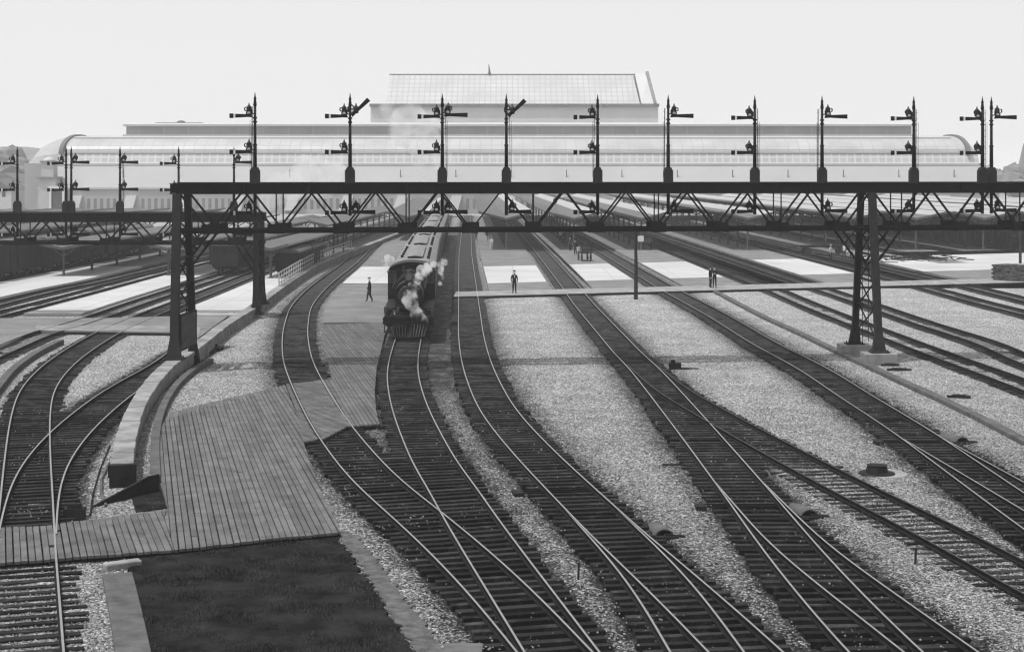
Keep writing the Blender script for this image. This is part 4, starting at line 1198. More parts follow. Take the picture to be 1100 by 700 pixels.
lc = ["low canopy with butterfly post just left of the near bridge's left tower", "low left canopy whose post stands before the dark row of cars",
      "left yard canopy behind the long dark row of cars", "left yard canopy second behind the dark row of cars", "left yard canopy third behind the dark row of cars", "left yard canopy farthest to the left",
      "left yard canopy glimpsed beyond the farthest left ones"]
def lx(px, y0, sl=.03): 
    x = PD(px, y0); return lambda y: x+sl*(y-y0)
canopy(lc[0], lx(180, 150), 150, 252, 2.1, 2.75, 3.25, 9, "left yard canopies")
canopy(lc[1], lx(67, 149), 149, 252, 2.3, 2.85, 3.35, 9, "left yard canopies")
for i, dx in enumerate([0, 8.8, 17.6, 26.4, 36]):
    canopy(lc[2+i], (lambda q: (lambda y: q+.03*(y-150)))(-51.5-dx), 128, 252, 2.9, 3.45, 4.35, 11, "left yard canopies")
canopy("small canopy beside the lone boxcar right of the far bridge column", lambda y: PD(290,146)+.033*(y-146), 146, 200, 1.7, 2.9, 3.35, 8, "left yard canopies")
canopy("canopy left of the curved track beyond the white railing", lambda y: -24.5+.02*(y-170), 205, 300, 2.6, 3.1, 3.7, 9, "left yard canopies")

# white railing on the wall beside the lone boxcar
fn = thing("railing", "pale three rail fence along the wall top beside the lone boxcar", "railing", (0,0,0))
ysf = np.arange(129, 190, 2.0)
b = MB()
for y in ysf: b.bar((wallx(y)-.15, y, .7), (wallx(y)-.15, y, 1.85), .09, .09)
tag(b.build("pickets", M_conc, fn), kind="stuff")
for z in (1.0, 1.4, 1.8):
    b = MB()
    for a, c in zip(ysf[:-1], ysf[1:]): b.bar((wallx(a)-.15, a, z), (wallx(c)-.15, c, z), .07, .07)
    b.build("rail", M_conc, fn)

# ------------------------------------------------------------------ station concourse
M_arch = grid_mat("arched_roof_panels", .36, .30, 2.6, 1.1, .10)
M_glaz = grid_mat("skylight_panes", .38, .50, 1.9, 1.35, .22)
M_clere = grid_mat("clerestory_louvres", .24, .29, 6.3, 9.0, .05)
M_hipg = grid_mat("hall_roof_panes", .40, .32, 1.55, 1.3, .22)
M_win = grey("concourse_window", .17, .5, .3, .3)
M_hall = grey("hall_stone", .58, .85, .08, .12, .1, 4)
M_wallst = grey("concourse_wall", .34, .85, .08, .1)
M_flatroof = grey("concourse_apron_roof", .31, .85, .07, .06)
st = thing("station_concourse", "immense long station concourse with arched roof and dark clerestory stripe, filling the background", "station", (0, 380, 0))
X0, X1 = -114, 117
def ext(prof, x0, x1, name, mat, par=st, thick=None):
    b = MB(); n = len(prof)
    if thick is not None: prof = prof + [(p[0]+.0, p[1]-thick) for p in prof[::-1]]
    b.prism(prof, x0, x1, axis='x'); return b.build(name, mat, par)
ext([(0,0),(0,6.0),(.4,6.2),(.4,0)], X0, X1, "wall", M_wallst)
ext([(-.3,5.9),(-.3,6.35),(.6,6.35),(.6,5.9)], X0, X1, "cornice", M_stone)
ext([(.1,6.3),(6.2,11.6),(6.2,11.2),(.1,5.9)], X0+.5, X1-.5, "apron_roof", M_flatroof)
ext([(6.0,11.55),(6.0,12.1),(6.5,12.1),(6.5,11.55)], X0+3, X1-3, "ledge", M_stone)
ext([(6.3,12.1),(7.2,14.6),(7.6,14.6),(7.6,12.1)], X0+3, X1-3, "skylight", M_glaz)
ext([(7.0,14.55),(7.0,15.0),(7.8,15.0),(7.8,14.55)], X0+3, X1-3, "ledge", M_stone)
arcp = [(7.4+15*(1-math.cos(t)), 14.9+4.3*math.sin(t)) for t in np.linspace(0, math.pi/2, 10)]
arcp = arcp+[(40-(p[0]-7.4)+2, p[1]) for p in arcp[::-1]]
ext(arcp+[(arcp[-1][0],0),(arcp[0][0],0)], X0+4.5, X1-6, "arched_roof", M_arch)
ext([(13,18.2),(13,18.7),(15,18.9),(15,18.2)], X0+5, X1-8, "ledge", M_stone)
ext([(20,19.0),(20,21.6),(31,21.6),(31,19.0)], -97.5, 101, "clerestory", M_clere)
ext([(19.4,21.6),(19.4,22.1),(25.5,22.7),(31.6,22.1),(31.6,21.6)], -98.2, 101.8, "clerestory_roof", M_stone)
ext([(19.2,18.9),(19.2,19.5),(20,19.5),(20,18.9)], -98.2, 101.8, "ledge", M_stone)
# arched gable ribs at both ends
for xa, nm_ in ((X0+3.4, "left"), (X1-6.0, "right")):
    ri = [(7.4+15*(1-math.cos(t)), 14.9+4.3*math.sin(t)) for t in np.linspace(0, math.pi, 20)]
    ro = [(6.0+17*(1-math.cos(t)), 14.6+5.0*math.sin(t)) for t in np.linspace(0, math.pi, 20)]
    b = MB()
    for i in range(19):
        for xx in (0,):
            a, c, d_, e = ro[i], ro[i+1], ri[i+1], ri[i]
            b.add([(xa,a[0],a[1]),(xa,c[0],c[1]),(xa,d_[0],d_[1]-.4),(xa,e[0],e[1]-.4),(xa+1.0,a[0],a[1]),(xa+1.0,c[0],c[1]),(xa+1.0,d_[0],d_[1]-.4),(xa+1.0,e[0],e[1]-.4)],
                  [(0,1,2,3),(7,6,5,4),(0,4,5,1),(2,6,7,3),(0,3,7,4),(1,5,6,2)])
    b.build("gable_rib", M_roofG, st)
# lower apse beyond the left rib and the end walls
for xa, xb in ((X0-6, X0+3.4), (X1-1, X1-5)):
    b = MB(); n = 10; vs = []; fs = []
    for i in range(5):
        u = i/4; x = xb+(xa-xb)*u; k = math.sqrt(max(0, 1-u**2*.96))
        for t in np.linspace(0, math.pi, n): vs.append((x, 22+14.5*-math.cos(t)*(.55+.45*k), 12+7.0*math.sin(t)*k if u else 12+7.0*math.sin(t)))
    for i in range(4):
        for j in range(n-1): fs.append((i*n+j, i*n+j+1, (i+1)*n+j+1, (i+1)*n+j))
    b.add(vs, fs); b.build("end_roof", M_flatroof, st)
b = MB(); b.box(X0-5.5, X0+3, 8, 36, 0, 12.2); b.build("end_wall", M_wallst, st)
b = MB(); b.box(X1-5, X1-1.2, 8, 36, 0, 12.2); b.build("end_wall", M_wallst, st)
# windows of the low front wall, in groups between pale stair hoods
x = X0+12; k = 0
while x < X1-10:
    for j in range(6):
        b = MB(); b.box(x+j*1.55, x+j*1.55+.75, -.03, .2, 1.2, 3.7)
        if k < 14: b.build("window", M_win, st)
    b = MB(); b.prism([(x-4.6,.8),(x-2.0,.8),(x-1.0,4.4),(x-3.4,4.4)], -1.0, -.04); b.build("stair_hood", M_white, st)
    x += 13.0; k += 1
x = X0+20; 
while x < X1-8:
    b = MB(); b.tube([(x,3,8.5),(x,3,10.6)], .12, 6); b.build("vent_pipe", M_roofG, st); x += 13.4
b = MB(); b.box(-91, -79, 24, 29, 22.2, 22.7); b.ball((-85,26.5,22.7), 1.2, 10, .5); b.build("roof_vent", M_roofG, st)
# pavilion at the left end of the concourse
pv = thing("end_pavilion", "pale stone corner pavilion with a small dome at the left end of the station", "pavilion", (PD(50.5,378), 378, 0))
b = MB(); b.box(-2.0,2.0,0,4,0,8.4); b.box(-1.45,1.45,.3,3.7,8.9,12.3); b.build("wall", M_stone, pv)
b = MB(); b.box(-2.5,2.5,-.5,4.5,8.4,8.9); b.box(-1.75,1.75,0,4,12.3,12.7); b.build("cornice", M_oldconc, pv)
b = MB(); b.ball((0,2,12.6), 1.5, 14, .7); b.build("dome", M_stone, pv)
ps = thing("end_portico", "small white columned portico beside the pavilion at the left end of the station", "portico", (PD(61.5,377), 377, 0))
b = MB(); 
for x_ in (-1.7, 1.4): b.box(x_-.25, x_+.25, 0, .6, 0, 6)
b.box(-2.1,1.9,-.1,.8,6,6.7); b.build("frame", M_white, ps)
b = MB(); b.box(-1.4,1.1,.3,.5,0,6); b.build("door", M_curb, ps)

hh = thing("station_head_house", "tall pale main hall of the station with gridded glass roof and flagpole, behind the concourse", "main hall", (0, 440, 0))
k_ = 440/F
hx = lambda px: (px-550)*k_
b = MB(); b.box(hx(398), hx(707), 0, 40, 0, 28.2); b.build("wall", M_hall, hh)
b = MB(); b.box(hx(397), hx(708), -.6, 40.6, 28.2, 29.0); b.build("cornice", M_oldconc, hh)
b = MB(); b.add([(hx(413),1.5,29),(hx(688),1.5,29),(hx(684),14,37.9),(hx(415.5),14,37.9),(hx(413),38,29),(hx(688),38,29),(hx(684),26,37.9),(hx(415.5),26,37.9)],
   [(0,1,2,3),(5,4,7,6),(3,2,6,7),(0,3,7,4),(1,5,6,2)]); b.build("roof", M_hipg, hh)
b = MB(); b.add([(hx(689.5),.5,29),(hx(704),.5,29),(hx(700),12,38.2),(hx(686),14,38.4),(hx(689.5),39,29),(hx(704),39,29),(hx(700),27,38.2),(hx(686),26,38.4)],
   [(0,1,2,3),(5,4,7,6),(3,2,6,7),(0,3,7,4),(1,5,6,2)]); b.build("end_gable", M_stone, hh)
b = MB(); b.bar((hx(704),.5,29),(hx(699),12,38.5),.8); b.bar((hx(414),14,38),(hx(686),14,38),.35,.3); b.build("coping", M_oldconc, hh)
b = MB(); b.tube([(hx(525),14,37.8),(hx(525),14,38.8),(hx(524.2),14,41)], [.55,.3,.06], 8); b.build("flagpole", M_roofG, hh)

# distant hills, wood and houses
def hills(name, x0, x1, y, top, seed, mat=M_leaf, depth=220):
    rr = np.random.default_rng(seed); nx_, ny_ = 90, 8; vs = []; fs = []
    ph = rr.uniform(0, 6, 6)
    for j in range(ny_):
        for i in range(nx_):
            u = i/(nx_-1); x_ = x0+(x1-x0)*u
            h = top*(.78+.12*math.sin(u*9+ph[0])+.07*math.sin(u*23+ph[1])+.04*math.sin(u*57+ph[2]))*min(1, (u+.02)*9, (1.02-u)*9)
            t = j/(ny_-1); vs.append((x_, y+depth*t, -1+h*math.sin(t*math.pi/2)**.7+rr.normal(0, .8)*(t > .1)))
    for j in range(ny_-1):
        for i in range(nx_-1): fs.append((j*nx_+i, j*nx_+i+1, (j+1)*nx_+i+1, (j+1)*nx_+i))
    o = raw(name, vs, fs, mat); return tag(o, kind="structure")
hills("hills", -1100, 60, 900, 38, 5)
hills("hills", 240, 1500, 1100, 17, 9)
hills("hills", -420, 500, 1300, 20, 12)
def wood(x0, x1, y, hmax, n, seed, name="distant_wood"):
    rr = np.random.default_rng(seed); b = MB()
    for i in range(n):
        u = rr.random(); x_ = x0+(x1-x0)*u; yy = y+rr.uniform(0, 160); t = (yy-y)/160
        zz = hmax*t*(.7+.3*math.sin(u*11+seed)); r_ = rr.uniform(3.0, 6.5)
        b.ball((x_, yy, zz+r_*.6), r_, 8, rr.uniform(.7, 1.1))
    v = np.array(b.v); v += rr.normal(0, .5, v.shape); b.v = [tuple(q) for q in v]
    o = raw(name, b.v, b.f, M_leaf); return tag(o, kind="stuff")
wood(-330, -120, 560, 20, 420, 4)
wood(175, 520, 620, 5, 260, 6)
def house(px, d, w_, h, label):
    r = thing("house", label, "house", (PD(px, d), d, 0), rnd.uniform(-.3,.3), "distant houses at the left edge")
    b = MB(); b.box(-w_/2, w_/2, 0, 8, 0, h); b.build("wall", M_stone, r)
    b = MB(); b.prism([(-w_/2-.4,h),(w_/2+.4,h),(0,h+2.8)], -.4, 8.4); b.build("roof", M_roofG, r)
    for x_ in (-w_/4, w_/4):
        b = MB(); b.box(x_-.5, x_+.5, -.04, .05, h-2.2, h-.7); b.build("window", M_glass, r)
    return r
house(4, 470, 12, 7.0, "wide pale house at the far left edge of the horizon")
house(13, 520, 9, 9.5, "pale house right of the widest one at the far left edge")
house(-4, 430, 9, 5.5, "low pale house cut by the left edge of the picture")
house(33, 540, 8, 6.0, "small pale house between the left masts and the station pavilion")
sp = thing("church", "faint distant church with a pointed spire at the right edge", "church", (PD(1098, 900), 900, 0))
b = MB(); b.box(-5,5,0,20,0,10); b.build("wall", M_wallst, sp)
b = MB(); b.box(-2.6,2.6,-5,0,0,13); b.build("tower", M_wallst, sp)
b = MB(); b.tube([(0,-2.5,13),(0,-2.5,26.5)], [3.2,.1], 8); b.build("spire", M_roofG, sp)

# ------------------------------------------------------------------ poles, hoods, pile and other yard things
pp = P(683, 321.5); pl_ = thing("lamp_pole", "lone slim dark pole with a small white plate near its top, by the walkway", "pole", (pp.x, pp.y, 0), 0)
b = MB(); b.tube([(0,0,-.2),(.02,0,2.6),(-.03,0,5.6)], [.17,.14,.10], 10); b.build("shaft", M_steel2, pl_)
b = MB(); b.box(.16,.62,-.1,-.06,4.55,5.0); b.bar((0,0,4.8),(.3,-.05,4.8),.05); b.build("plate", M_white, pl_)
b = MB(); b.tube([(-.1,0,5.5),(-.1,0,5.75)], [.16,.06], 8); b.bar((-.4,0,5.35),(.4,0,5.35),.07); b.build("cross_arm", M_steel2, pl_)
pp = P(1096, 287); b = MB(); b.tube([(0,0,-.2),(0,0,4),(0,0,5.7)], [.16,.14,.10], 8); b.bar((-.35,0,5.4),(.35,0,5.4),.08)
o = b.build("pole", M_steel2); o.location = (pp.x, pp.y, 0); tag(o, "slim dark pole behind the brick stack at the right edge", "pole")

def hood(px, py, rz, label, s=.72):
    p = P(px, py, .2); r = thing("pipe_hood", label, "hood", (p.x, p.y, 0), rz, "half buried hoods beside the tracks")
    b = MB(); n = 12; vs = []; fs = []
    for yy, k in ((0, .95), (.7, .9), (1.5, .78), (2.1, .5)):
        for rad in (.36, .31):
            for i in range(n): 
                a = math.pi*i/(n-1); vs.append((rad*k*math.cos(a)*s*1.15, yy*s, max(-.02, rad*k*math.sin(a)*s-.02)))
    for j in range(3):
        for i in range(n-1):
            for off, fl in ((0, 1), (n, -1)):
                q = (j*2*n+off+i, j*2*n+off+i+1, (j+1)*2*n+off+i+1, (j+1)*2*n+off+i); fs.append(q if fl > 0 else q[::-1])
    for i in range(n-1): fs.append((i, n+i, n+i+1, i+1)); 
    b.add(vs, fs); b.build("shell", M_curb, r)
    b = MB(); b.box(-.27*s, .27*s, .05, .45*s, .0, .2*s); b.tube([(0,-.05,.12*s),(.75*s,-.1,.04)], .035, 6); b.build("mechanism", M_loco, r)
    b = MB(); b.prism([(.33*s*math.cos(t), .28*s*math.sin(t)) for t in np.linspace(0, math.pi, 10)], .28*s, .30*s); b.build("shade_plate", M_loco, r)  # black plate added inside the mouth in place of its shade
    b = MB(); b.box(-.5*s, .5*s, -.25*s, .0, -.03, .05); b.bar((-.4*s,-.1,.05),(-1.3*s,-.15,.05),.06); b.build("sill", M_darkwood, r)
    return r
hood(714, 569, R(7), "half buried metal hood beside the track nearest the bottom centre, dark mouth towards the camera")
hood(870, 548, R(9), "half buried metal hood in pale gravel between the shiny straight track and the dull branch")
hood(1034, 470, R(16), "half buried metal hood beside the bright track at the right edge")
p = P(725, 396); r = thing("switch_stand", "small dark switch box on pale gravel in the shadow line right of the long track", "switch box", (p.x, p.y, 0), 0)
b = MB(); b.box(-.3,.3,-.2,.2,0,.3); b.tube([(-.1,0,.3),(-.1,0,.45)], .12, 8); b.build("case", M_steel, r)
b = MB(); b.bar((.2,-.1,.06),(1.2,-.2,.03),.08,.05); b.box(-.6,.7,-.3,-.2,-.02,.05); b.build("rod", M_darkwood, r)
p = P(942, 509); r = thing("drain_chimney", "squat round black iron drain cap on a pale ring in gravel", "drain cap", (p.x, p.y, 0), 0)
b = MB(); b.tube([(0,0,0),(0,0,.06),(0,0,.1),(0,0,.28),(0,0,.31)], [.62,.58,.37,.32,.34], 20); b.tube([(0,0,.31),(0,0,.315)], [.25,.25], 16); b.build("cap", M_loco, r)
b = MB(); b.tube([(0.25,.05,-.02),(0.25,.05,.025)], [.8,.76], 22); b.build("concrete_ring", M_oldconc, r)
p = P(497, 697, .35); r = thing("wooden_box", "low wooden box with pale lid at the bottom edge, left of centre", "box", (p.x, p.y, 0), R(-2))
b = MB(); b.box(-.36,.36,-.3,.42,-.05,.30); b.build("case", M_darkwood, r)
b = MB(); b.box(-.39,.39,-.33,.45,.30,.345); b.build("lid", M_plank, r)
for px, py, w_, lbl in ((80, 556, .3, "small dark switch lamp box at the left beside the plank crossing"), (956, 393, .45, "small dark board on gravel just below the right tower's block"), (966, 398, .6, "longer dark board on gravel below the right tower's block"), (1030, 427, .5, "short dark board beside the long cable trunking")):
    p = P(px, py); b = MB(); b.box(-w_,w_,-.12,.12,-.03,.10 if px > 100 else .28); b.box(-w_*.6,w_*.6,-.1,.1,.08,.14 if px > 100 else .42)
    o = b.build("timber_block", M_darkwood); o.location = (p.x, p.y, 0); o.rotation_euler = (0,0,rnd.uniform(-.1,.1)); tag(o, lbl, "timber block")
for a_, b_, lbl in (((712,498.5),(748,500),"thin dark rod lying alone on open gravel right of the long curved track"), ((851,604),(857,605),"tiny dark peg in gravel under the dull branch track")):
    q1, q2 = P(*a_, .05), P(*b_, .05); bb = MB(); bb.tube([q1, (q1+q2)/2+Vector((0,0,.01)), q2], .035, 6); tag(bb.build("iron_rod", M_darkwood), lbl, "rod")
for px_, py_, lbl in ((621, 622, "short dark stake standing in the gravel strip at bottom centre"), (983, 606, "short dark stake standing in gravel at lower right")):
    q1 = P(px_, py_); bb = MB(); bb.tube([(q1.x,q1.y,-.1),(q1.x+.02,q1.y,.42)], .03, 6); tag(bb.build("stake", M_darkwood), lbl, "stake")
# point machines: rods across the switch toes, with their stands
for tn_, y_, lbl in (('T5', 49.2, "switch throw rod across the long curved track near bottom centre"), ('T6', 46.8, "switch throw rod across the shiny straight track at lower right"), ('T8', 58.0, "switch throw rod across the bright track at the right edge")):
    c_, t_, n_ = at_y(tn_, y_); r_ = thing("switch_rod", lbl, "switch rod", (c_[0], c_[1], 0), math.atan2(n_[1], n_[0]), "switch throw rods")
    bb = MB(); bb.bar((-1.5,0,.09),(.7,0,.09),.06,.04); bb.bar((-1.5,.3,.09),(.7,.3,.09),.05,.04); bb.build("rod", M_railside, r_)
    bb = MB(); bb.box(-1.75,-1.45,-.1,.4,-.02,.11); bb.build("stand", M_darkwood, r_)
# thin point rod beside the wall end and wires
b = MB(); b.tube([P(118,478,.03),P(107,505,.03),P(100,530,.03),P(97,553,.03)], .03, 6); tag(b.build("point_rod", M_steel), "thin dark rod curving over gravel left of the blunt wall end", "rod")
b = MB(); b.tube([P(117,497,.04),P(109,515,.04),P(109,530,.04),P(114,543,.04)], .05, 6); tag(b.build("loose_hose", M_curb), "short grey hose lying between the dark rod and the wall end", "hose")

# brick stack at the right
pa = P(1065, 303); pb = P(1110, 315)
r = thing("brick_stack", "long neat stack of dark paving bricks at the right edge with pale sheets on top", "brick stack", (pa.x, pa.y, 0), math.atan2(-9.5, 7.5))
M_brick = grey("stacked_brick", .06, .9, .25, 4, .2, island=.45)
b = MB(); rr = random.Random(5)
for i in range(44):
    for k in range(9):
        for j in ((0, 5) if k < 8 else range(0, 6)):
            x_ = i*.33+(.16 if k % 2 else 0); 
            
            b.box(x_+.008, x_+.325+rr.uniform(-.015,.005), j*.4+rr.uniform(-.03,.03)-.01, j*.4+.37, k*.18+.004, k*.18+.172)
b.box(.1, 14.3, .3, 2.1, 0, 1.42)
for i in range(6):
    b.box(-.1, 0.0, i*.4, i*.4+.35, 0, .17)
o = b.build("bricks", M_brick, r); tag(o, kind="stuff")
b = MB()
for i in range(9):
    x_ = 2.2+i*1.3; z = 1.64+rr.uniform(0,.06); b.M = Matrix.Translation((x_, 1.1, z)) @ Matrix.Rotation(rr.uniform(-.3,.3), 4, 'Z') @ Matrix.Rotation(rr.uniform(-.06,.06), 4, 'Y')
    b.box(-.7,.7,-.8,.8,0,.05)
b.build("sheets", M_oldconc, r)

# scrap heap and workmen's wagon behind the right tower
r = thing("scrap_heap", "tangled heap of broken branches and boards on pale gravel right of the right tower", "scrap heap", (P(985,281).x, P(985,281).y, 0), 0)
b = MB()
for i in range(90):
    a = rr.uniform(0, math.pi); L_ = rr.uniform(.8, 3.0); x_ = rr.gauss(0, 2.6); y_ = rr.gauss(0, 2.2); z = rr.uniform(.1,.55); dz = rr.uniform(-.3,.3)
    b.bar((x_,y_,z),(x_+L_*math.cos(a),y_+L_*math.sin(a),max(.05,z+dz)),rr.uniform(.05,.12))
tag(b.build("branches", M_darkwood, r), kind="stuff")
b = MB()
for i in range(26):
    x_, y_ = rr.gauss(1.0, 3.0), rr.gauss(0, 2.0); s_ = rr.uniform(.2,.45); b.M = Matrix.Translation((x_,y_,s_*.3)) @ Matrix.Rotation(rr.uniform(0,3), 4, 'Z'); b.box(-s_,s_,-s_*.5,s_*.5,-s_*.3,s_*.4)
tag(b.build("rubble", M_oldconc, r), kind="stuff")
p = P(885, 273.5); r = thing("flat_wagon", "long low flat trolley beside the workmen left of the right tower", "trolley", (p.x, p.y, 0), R(4))
b = MB(); b.box(-3.2,3.0,-.9,.9,1.0,1.14); b.box(-3.2,3.0,-.95,-.9,.92,1.2); b.build("deck", M_darkwood, r)
for x_ in (-2.2, 2.0):
    for y_ in (-.7, .7):
        b = MB(); b.tube([(x_,y_-.06,.45),(x_,y_+.06,.45)], .45, 14); b.build("wheel", M_loco2, r)
b = MB(); b.bar((-3.2,0,1.05),(-4.8,0,.7),.1); b.build("drawbar", M_darkwood, r)

def baggage_cart(px, py, rz, label, load):
    p = P(px, py, .2); r = thing("baggage_cart", label, "baggage cart", (p.x, p.y, .2), rz, "baggage carts on the platforms")
    b = MB(); b.box(-.6,.6,-1.5,1.5,.85,.98); b.build("deck", M_darkwood, r)
    for y_ in (-1.45, 1.45):
        b = MB()
        for x_ in (-.55, 0, .55): b.bar((x_,y_,.9),(x_,y_,1.75),.07)
        for z in (1.3, 1.75): b.bar((-.6,y_,z),(.6,y_,z),.07)
        b.build("end_rack", M_steel2, r)
    for x_ in (-.5, .5):
        for y_ in (-1, 1):
            b = MB(); b.tube([(x_-.04,y_,.42),(x_+.04,y_,.42)], .42, 14); b.build("wheel", M_steel2, r)
    b = MB(); b.bar((0,-1.5,.8),(0,-2.5,.4),.08); b.build("handle", M_steel2, r)
    for i in range(load):
        q = random.Random(i+px); w_, d_, h_ = q.uniform(.3,.5), q.uniform(.3,.45), q.uniform(.35,.6)
        b = MB(); x_ = q.uniform(-.15,.15); y_ = -1.05+i*2.1/max(1,load-1); b.box(-w_,w_,-d_,d_,0,h_); b.box(-w_-.01,w_+.01,-.05,.05,-.01,h_+.01)
        o = b.build("trunk", [M_curb, M_darkwood, M_pale][i % 3]); o.location = (p.x+x_-math.sin(rz)*y_, p.y+math.cos(rz)*y_, 1.185); o.rotation_euler = (0,0,rz+q.uniform(-.1,.1))
        tag(o, ["pale strapped trunk at the near end of the loaded baggage cart", "dark trunk in the middle of the loaded baggage cart", "light trunk at the far end of the loaded baggage cart"][i] if px < 650 else "only trunk on the lone baggage cart under the canopy right of the slim pole", "trunk")
    return r
baggage_cart(628, 280, R(8), "loaded baggage cart on the middle platform beside a row of people", 3)
baggage_cart(695, 268, R(0), "lone baggage cart on the platform right of the slim pole", 1)

# ------------------------------------------------------------------ people
def person(px, py, label, pose="stand", cloth=None, legs=None, rz=0.0, z=.2, hat="bowler", h=1.75, d=None, group=None, shirt=False, seed=0):
    p = P(px, py, z) if d is None else Vector((PD(px, d), d, z))
    q = random.Random(seed); k = h/1.75
    cloth = cloth or M_suit; legs = legs or cloth
    J = {'hip': (0,0,.95), 'waist': (0,.0,1.10), 'chest': (0,.0,1.32), 'neck': (0,.0,1.50), 'head0': (0,-.01,1.58), 'head1': (0,-.01,1.70)}
    st_ = .13 if pose == "stand" else .0
    if pose == "walk":
        LL = [(-.09,0,.92),(-.10,-.13,.51),(-.10,-.18,.09),(-.10,-.31,.03)]; LR = [(.09,0,.92),(.09,.02,.50),(.09,.20,.11),(.09,.11,.03)]
        AL = [(-.19,0,1.42),(-.25,.14,1.15),(-.24,.10,.92),(-.24,.05,.84)]; AR = [(.19,0,1.42),(.25,-.12,1.15),(.24,-.24,.95),(.24,-.29,.87)]
    elif pose == "bend":
        J.update(waist=(0,-.12,1.05), chest=(0,-.33,1.17), neck=(0,-.50,1.24), head0=(0,-.57,1.26), head1=(0,-.66,1.32))
        LL = [(-.1,0,.9),(-.13,-.10,.5),(-.14,.05,.08),(-.14,-.1,.03)]; LR = [(.1,0,.9),(.13,-.04,.5),(.14,.12,.08),(.14,-.03,.03)]
        AL = [(-.19,-.42,1.18),(-.22,-.5,.92),(-.18,-.62,.70),(-.17,-.65,.62)]; AR = [(.19,-.42,1.18),(.22,-.5,.92),(.18,-.62,.70),(.17,-.65,.62)]
    else:
        LL = [(-.09,0,.92),(-.10,-.02,.50),(-.11,.02,.08),(-.13,-.12,.03)]; LR = [(.09,0,.92),(.10,-.01,.50),(.12,.02,.08),(.15,-.11,.03)]
        AL = [(-.19,0,1.42),(-.26,.02,1.15),(-.23,-.05,.92),(-.22,-.07,.83)]; AR = [(.19,0,1.42),(.25,.03,1.15),(.22,-.04,.92),(.21,-.06,.83)]
        if pose == "arm": AR = [(.19,0,1.42),(.30,-.08,1.20),(.16,-.28,1.18),(.08,-.33,1.22)]
    vs = []; es = []; rs = []
    def av(c, r): vs.append(tuple(a*k for a in c)); rs.append(r*k*1.13); return len(vs)-1
    hip = av(J['hip'], .15); wa_ = av(J['waist'], .14); ch = av(J['chest'], .165); ne = av(J['neck'], .062); h0 = av(J['head0'], .085); h1 = av(J['head1'], .095)
    es += [(hip,wa_),(wa_,ch),(ch,ne),(ne,h0),(h0,h1)]
    for Lg in (LL, LR):
        pr = hip
        for c, r in zip(Lg, (.11,.078,.052,.045)): i = av(c, r); es.append((pr,i)); pr = i
    for Ar in (AL, AR):
        pr = ch
        for c, r in zip(Ar, (.068,.05,.036,.034)): i = av(c, r); es.append((pr,i)); pr = i
    me = bpy.data.meshes.new("person"); me.from_pydata(vs, es, [])
    o = bpy.data.objects.new("person", me); COL.objects.link(o)
    sk = o.modifiers.new("skin", 'SKIN'); 
    for i, r in enumerate(rs): me.skin_vertices[0].data[i].radius = (r, r*.82)
    me.skin_vertices[0].data[0].use_root = True
    sb = o.modifiers.new("sub", 'SUBSURF'); sb.levels = 1; sb.render_levels = 1
    dg = bpy.context.evaluated_depsgraph_get(); ev = o.evaluated_get(dg)
    m2 = bpy.data.meshes.new_from_object(ev); o.modifiers.clear(); o.data = m2
    # fingers and nose, thin tubes closed into the same mesh
    mb = MB(); mb.v = [tuple(v.co) for v in m2.vertices]; mb.f = [tuple(f.vertices) for f in m2.polygons]; mb.m = [0]*len(mb.f)
    for Ar in (AL, AR):
        a, c = Vector(Ar[2])*k, Vector(Ar[3])*k; d_ = (c-a).normalized(); s_ = d_.cross(Vector((1,0,0))).normalized()
        for i, (L_, off) in enumerate(((.07,-.028),(.085,-.01),(.08,.01),(.065,.028))):
            st0 = c+s_*off; mb.tube([st0-d_*.02, st0+d_*L_*.6, st0+d_*L_+Vector((0,-.012,0))], [.010,.009,.006], 6)
        mb.tube([a+d_*.05+s_*-.02, a+d_*.07+s_*-.05, c+s_*-.055], [.011,.010,.007], 6)
    hc = (Vector(J['head0'])+Vector(J['head1']))/2*k; fw = Vector((0,-1,0)) if pose != "bend" else Vector((0,-.6,-.8))
    mb.tube([hc+fw*.085, hc+fw*.112+Vector((0,0,-.015))], [.016,.012], 6)
    for sx in (-1, 1): mb.ball(hc+Vector((sx*.092,.0,0)), .022, 6); 
    m3 = bpy.data.meshes.new("person"); m3.from_pydata(mb.v, [], mb.f)
    for m_ in (cloth, legs, M_skin, M_loco): m3.materials.append(m_)
    nz = J['neck'][2]*k
    for f in m3.polygons:
        c = f.center
        dh = (c-hc).length
        hand = min((c-Vector(Ar[3])*k).length for Ar in (AL, AR))
        f.material_index = 2 if (dh < .145*k or hand < .085*k) else (3 if c.z < .10*k else (1 if c.z < .93*k else 0)); f.use_smooth = True
    o.data = m3
    o.location = p; o.rotation_euler = (0,0,rz)
    tag(o, label, "person", group)
    up = (Vector(J['head1'])-Vector(J['head0'])).normalized(); tp = Vector(J['head1'])*k+up*.05
    b = MB()
    if hat == "bowler": b.tube([tp-up*.01, tp+up*.005, tp+up*.01, tp+up*.08, tp+up*.11], [.125,.125,.10,.095,.05], 14)
    elif hat == "straw": b.tube([tp-up*.01, tp+up*.005, tp+up*.01, tp+up*.085], [.175,.175,.10,.098], 14)
    else: b.tube([tp-up*.02, tp+up*.03, tp+up*.055], [.108,.115,.07], 14); b.box(tp.x-.07, tp.x+.07, tp.y-.17, tp.y-.05, tp.z-.03, tp.z-.01)
    b.build("hat", M_pale if hat == "straw" else M_suit, o)
    if shirt:
        b = MB(); b.prism([(-.045,1.44*k),(.045,1.44*k),(0,1.22*k)], -.155*k, -.145*k); b.build("shirt_front", M_white, o)
    return o
person(397, 323.8, "railwayman in dark clothes and cap walking on the asphalt left of the locomotive", "walk", M_suit, M_overall, R(-75), .18, "cap", 1.78, seed=1)
